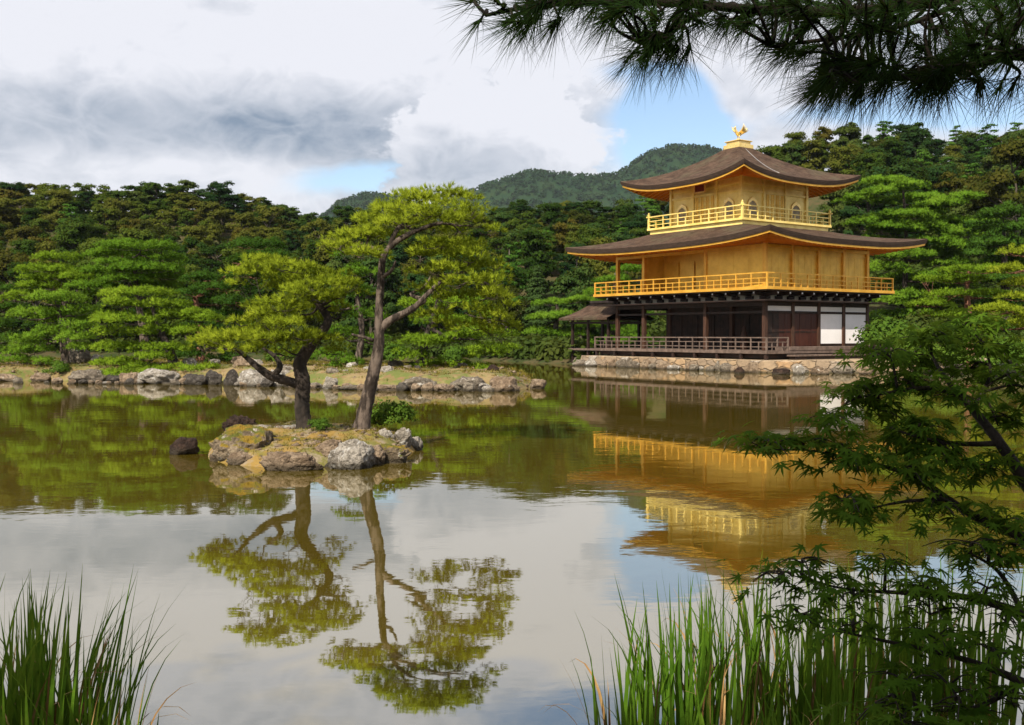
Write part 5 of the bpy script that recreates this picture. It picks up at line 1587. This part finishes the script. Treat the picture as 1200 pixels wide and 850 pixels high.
def build_maple(label, base, trunk, branches, sprays, seed, dens, lsize, group=None):
    r = random.Random(seed); rs = np.random.RandomState(seed)
    root = empty('maple_tree', base); tag(root, label, 'tree', group)
    b = Vector(base); rel = lambda v: Vector(v) - b
    tq = [rel(t) for t in spline(trunk[0], 6)]
    MB().tube(tq, lerp_list(trunk[1], len(tq)), 10, .05, r).build('trunk', M['maple_bark'], root)
    nodes = []
    for pts, rad in branches:
        q = [rel(t) for t in spline(pts, 6)]
        MB().tube(q, lerp_list(rad, len(q)), 8, .06, r).build('limb', M['maple_bark'], root)
        nodes += q
    LV, LF = maple_leaf_mesh(); nv = len(LV)
    Vs, Fs, off = [], [], 0; tw = MB()
    for (px, py, rx, ry, Y) in sprays:
        c = rel(P(px, py, Y)); k = Y / FPX; A = rx * k; Hh = ry * k * .55; Dp = max(.16, A * .8)
        a = min(nodes, key=lambda n: (n - c).length)
        q = spline([a, (a + c) / 2 + Vector((0, 0, r.uniform(.0, .05))), c], 4); tw.tube(q, lerp_list([.006, .004, .0025], len(q)), 5)
        ends = []
        for _ in range(max(5, int(A * 22))):
            an = r.uniform(0, 6.28); e = c + Vector((math.cos(an) * A * r.uniform(.4, .95), math.sin(an) * Dp * r.uniform(.4, .95), r.uniform(-.6, .5) * Hh))
            st = q[r.randint(len(q) // 2, len(q) - 1)]; seg = spline([st, (st + e) / 2 + Vector((0, 0, .015)), e], 3)
            tw.tube(seg, lerp_list([.003, .0015], len(seg)), 4); ends.append((seg, c))
        n = int(dens * A * Dp * 100)
        for _ in range(n):
            seg, cc = r.choice(ends); p = seg[r.randint(1, len(seg) - 1)] + Vector((r.gauss(0, .045), r.gauss(0, .045), r.gauss(0, .022)))
            out = (p - cc) + Vector((r.gauss(0, .08), r.gauss(0, .08), 0)); out.z = 0
            out = out.normalized() if out.length > 1e-4 else Vector((1, 0, 0))
            yv = (out + Vector((0, 0, r.uniform(-.75, -.05)))).normalized()
            zv = (Vector((r.gauss(0, .32), r.gauss(0, .32), 1)) - yv * yv.z).normalized(); xv = yv.cross(zv).normalized(); zv = xv.cross(yv)
            s = lsize * r.uniform(.65, 1.2)
            Mx = np.array([xv, yv, zv]) * s
            Vs.append(LV @ Mx + np.array(p)); Fs.append(LF + off); off += nv
    tw.build('branches', M['maple_bark'], root)
    link('crown', np_mesh('crown', np.concatenate(Vs), np.concatenate(Fs)), M['leaf_maple'], root)


def build_maples():
    b0 = (2.42, 2.9, float(ground_z(2.42, 2.9)) - .1)
    tr = [b0, (2.36, 2.95, .45), (2.22, 3.05, .82), (2.02, 3.14, 1.12)]
    S = [(1090, 398, 55, 16, 3.7), (1150, 408, 50, 16, 3.8), (1040, 414, 34, 13, 3.6), (1180, 440, 34, 18, 3.6), (1128, 380, 40, 14, 3.9), (1062, 452, 50, 14, 3.6), (1003, 462, 38, 10, 3.6), (1112, 466, 40, 14, 3.5), (976, 492, 34, 10, 3.5),
         (895, 527, 32, 10, 3.4), (940, 520, 40, 11, 3.4), (985, 532, 36, 11, 3.4), (1030, 488, 44, 12, 3.6), (1080, 505, 44, 14, 3.4), (1000, 548, 42, 12, 3.3), (1060, 560, 48, 13, 3.3), (985, 588, 32, 10, 3.2), (1020, 602, 42, 12, 3.2), (1100, 540, 44, 16, 3.4),
         (1100, 602, 46, 13, 3.2), (1150, 560, 36, 14, 3.4), (1178, 610, 36, 14, 3.1), (1060, 425, 50, 13, 3.9), (1170, 500, 40, 16, 3.6), (1130, 440, 40, 14, 3.8), (1050, 530, 40, 12, 3.5)]
    B = [([(2.02, 3.14, 1.12), P(1272, 655, 3.2), P(1215, 585, 3.3), P(1172, 520, 3.4), P(1140, 480, 3.5), P(1112, 448, 3.6), P(1098, 428, 3.7), P(1085, 402, 3.8)], [.030, .026, .022, .018, .014, .010, .006, .003]),
         ([(2.06, 3.12, 1.06), P(1285, 668, 3.12), P(1200, 630, 3.15), P(1155, 612, 3.2), P(1110, 585, 3.25), P(1075, 560, 3.3), P(1040, 548, 3.35), P(1000, 538, 3.4), P(950, 528, 3.4), P(905, 527, 3.4)], [.026, .022, .017, .014, .012, .010, .007, .005, .003, .002]),
         ([P(1125, 462, 3.55), P(1085, 455, 3.55), P(1045, 460, 3.55), P(1000, 468, 3.55), P(975, 488, 3.5)], [.010, .008, .006, .004, .002]),
         ([P(1172, 520, 3.4), P(1120, 520, 3.45), P(1075, 512, 3.4), P(1040, 500, 3.5)], [.010, .008, .005, .002]),
         ([P(1140, 480, 3.5), P(1160, 440, 3.7), P(1155, 405, 3.8)], [.009, .006, .003]),
         ([P(1110, 585, 3.25), P(1060, 588, 3.2), P(1010, 598, 3.2)], [.007, .005, .002]),
         ([(2.06, 3.12, 1.06), (2.15, 3.2, 1.5), (2.3, 3.25, 1.9), (2.55, 3.2, 2.2)], [.026, .02, .012, .004]),
         ([(2.15, 3.2, 1.5), (1.95, 3.3, 1.85), (1.85, 3.4, 2.2)], [.014, .009, .003]),
         ([(2.2, 3.05, .85), (2.5, 3.1, 1.15), (2.85, 3.1, 1.35)], [.016, .011, .003])]
    S += [(1235, 470, 40, 15, 3.5), (1260, 400, 44, 15, 3.5), (1235, 540, 40, 14, 3.35), (1300, 480, 46, 15, 3.3), (1350, 400, 50, 15, 3.2), (1330, 560, 50, 14, 3.2), (1420, 470, 50, 15, 3.1), (1400, 590, 50, 14, 3.1), (1480, 540, 50, 14, 3.1), (1300, 620, 46, 14, 3.1), (1510, 610, 50, 14, 3.0), (1290, 340, 44, 14, 3.4), (1420, 360, 50, 14, 3.2)]
    build_maple('dark green maple leaning in from the right with star-shaped leaves in front of the pavilion', b0, (tr, [.05, .042, .036]), B, S, 5, 34, .050, 'maples at the right edge')
    b1 = (2.1, 2.75, float(ground_z(2.1, 2.75)) - .1)
    tr = [b1, (2.0, 2.8, .6), (1.9, 2.85, .85)]
    S = [(1140, 642, 60, 16, 3.0), (940, 662, 40, 12, 3.1), (908, 684, 34, 11, 3.1), (1000, 698, 58, 12, 3.0), (1080, 690, 56, 14, 2.95), (1160, 690, 60, 16, 2.9), (930, 722, 42, 10, 3.0), (1000, 742, 56, 11, 2.9), (1100, 748, 66, 14, 2.85), (1165, 770, 60, 16, 2.8),
         (1062, 796, 62, 13, 2.8), (1030, 836, 58, 11, 2.75), (1130, 838, 76, 16, 2.7), (1040, 662, 46, 12, 3.05), (970, 690, 40, 11, 3.1), (1180, 730, 50, 16, 2.8), (1190, 830, 50, 16, 2.7), (1110, 800, 50, 14, 2.8), (1160, 660, 50, 14, 3.0), (1190, 640, 40, 14, 3.0), (1090, 720, 50, 12, 2.9), (1060, 862, 60, 12, 2.6)]
    B = [([(1.9, 2.85, .85), P(1280, 760, 2.9), P(1200, 720, 2.9), P(1130, 700, 2.95), P(1060, 695, 3.0), P(990, 690, 3.05), P(930, 675, 3.1)], [.022, .018, .014, .010, .007, .004, .002]),
         ([(1.95, 2.82, .75), P(1300, 850, 2.8), P(1200, 800, 2.8), P(1120, 770, 2.85), P(1040, 752, 2.9), P(960, 735, 2.95)], [.02, .016, .012, .008, .005, .002]),
         ([P(1200, 800, 2.8), P(1140, 830, 2.75), P(1060, 832, 2.75)], [.010, .006, .003]),
         ([P(1200, 720, 2.9), P(1170, 670, 3.0), P(1130, 645, 3.0)], [.010, .006, .003])]
    build_maple('low dark maple spreading over the reeds in the lower right corner', b1, (tr, [.04, .034, .028]), B, S, 9, 15, .049, 'maples at the right edge')


def build_reeds():
    r = random.Random(21)

    def blade(mb, base, az, lean, L, w, bend, n=7):
        d0 = Vector((math.cos(az), math.sin(az), 0)); side = Vector((-math.sin(az + r.uniform(-.9, .9)), math.cos(az), 0)).normalized()
        vs, fs = [], []; p = Vector(base); ang = lean
        for i in range(n + 1):
            t = i / n
            ww = w * (1 - t ** 2.2) * (.7 + .3 * min(1, t * 4)) + .0006
            vs += [p - side * ww / 2, p + d0 * ww * .12, p + side * ww / 2]
            ang += bend * (t ** 2) / n * 3
            p = p + (Vector((0, 0, math.cos(ang))) + d0 * math.sin(ang)) * (L / n)
        for i in range(n): fs += [(3 * i, 3 * i + 1, 3 * i + 4, 3 * i + 3), (3 * i + 1, 3 * i + 2, 3 * i + 5, 3 * i + 4)]
        mb.add(vs, fs, True)

    def clump(px, top, Y, n, rad, label, group, lean=.10, dry=4):
        zt = P(px, top, Y).z; x = P(px, 600, Y).x
        b = Vector((x, Y, -.05)); root = empty('reed_clump', b); tag(root, label, 'reeds', group)
        g = MB(); dmb = MB(); H = zt + .05
        for i in range(n):
            a = r.uniform(0, 6.28); q = rad * math.sqrt(r.random()); o = (math.cos(a) * q, math.sin(a) * q, 0)
            az = a + r.uniform(-.6, .6); tall = H * r.uniform(.62, 1.02)
            blade(g, o, az, lean * (q / rad) + r.uniform(-.05, .13), tall, r.uniform(.014, .028), r.choice([0, 0, .05, .1, .2, .45, .9]))
        for i in range(dry):
            a = r.uniform(0, 6.28); q = rad * math.sqrt(r.random()); o = (math.cos(a) * q, math.sin(a) * q, 0)
            blade(dmb, o, a + r.uniform(-.6, .6), r.uniform(.02, .35), H * r.uniform(.45, .92), r.uniform(.010, .02), r.choice([.3, .8, 1.6, 2.4]), 9)
        f = g.build('foliage', M['leaf_reed'], root)
        if dry: dmb.build('dry_leaf', M['leaf_dry'], root)
    gR = 'reed clumps along the right bank'; gL = 'reed clumps along the left bank'
    for px, top, Y, n, rad, lb in [
        (728, 712, 4.5, 14, .12, 'thin reed tuft at the left end of the right reed bed'), (765, 722, 4.3, 30, .17, 'reed clump second from the left end of the right reed bed'),
        (806, 664, 4.6, 46, .18, 'tall reed clump under the cloud reflection, left of the maple'), (850, 662, 4.7, 50, .20, 'tall dense reed clump just left of the maple leaves'),
        (890, 650, 4.9, 46, .20, 'reed clump with dry brown blades behind the maple tip'), (945, 668, 4.8, 44, .22, 'reed clump behind the left part of the low maple'),
        (990, 648, 5.1, 44, .22, 'reed clump at the middle of the right bed behind the maple'), (1040, 640, 5.2, 46, .24, 'tall reed clump showing above the low maple'), (1092, 640, 5.2, 46, .24, 'tall reed clump at the right end, behind the maple branch'),
        (930, 790, 3.9, 34, .18, 'short reed clump low in front of the maple'), (1000, 780, 4.0, 34, .18, 'short reed clump under the low maple leaves'), (840, 770, 4.0, 36, .18, 'short reed clump in front of the tall dense reeds'),
        (1150, 650, 5.1, 40, .24, 'reed clump hidden behind the maple at the right frame edge')]:
        clump(px, top, Y, n, rad, lb, gR, dry=9)
    for px, top, Y, n, rad, lb in [
        (-30, 672, 4.2, 60, .24, 'reed clump cut by the left frame edge'), (22, 674, 4.3, 70, .24, 'dense reed clump in the lower left corner'), (62, 668, 4.4, 62, .22, 'tallest reed clump of the left bed'),
        (90, 700, 4.3, 30, .15, 'slanting reed clump at the right of the left bed'), (122, 745, 4.1, 16, .14, 'thin outer reed tuft with a curled dry blade, lower left'), (158, 810, 3.9, 6, .08, 'few short reed blades at the very edge of the left bed'),
        (30, 760, 3.7, 60, .25, 'short front reed clump in the lower left corner')]:
        clump(px, top, Y, n, rad, lb, gL, lean=.2, dry=12)


def build_shade_trees():
    """the trees of the garden path behind the viewer, whose shade lies on the near bank"""
    for i, (x, y, s) in enumerate([(-5.0, -4.6, .98), (-1.4, -5.2, 1.05), (2.8, -5.2, 1.0), (-9.2, -7.0, 1.05), (6.5, -3.5, 1.0)]):
        plant('broad', 'leaf_broad', (x, y, float(ground_z(x, y)) - .1), s, i * 1.3, 'shady garden tree on the path side behind the viewer', 'garden trees behind the viewer', i=i)


build_bough()
build_maples()
build_reeds()
build_shade_trees()
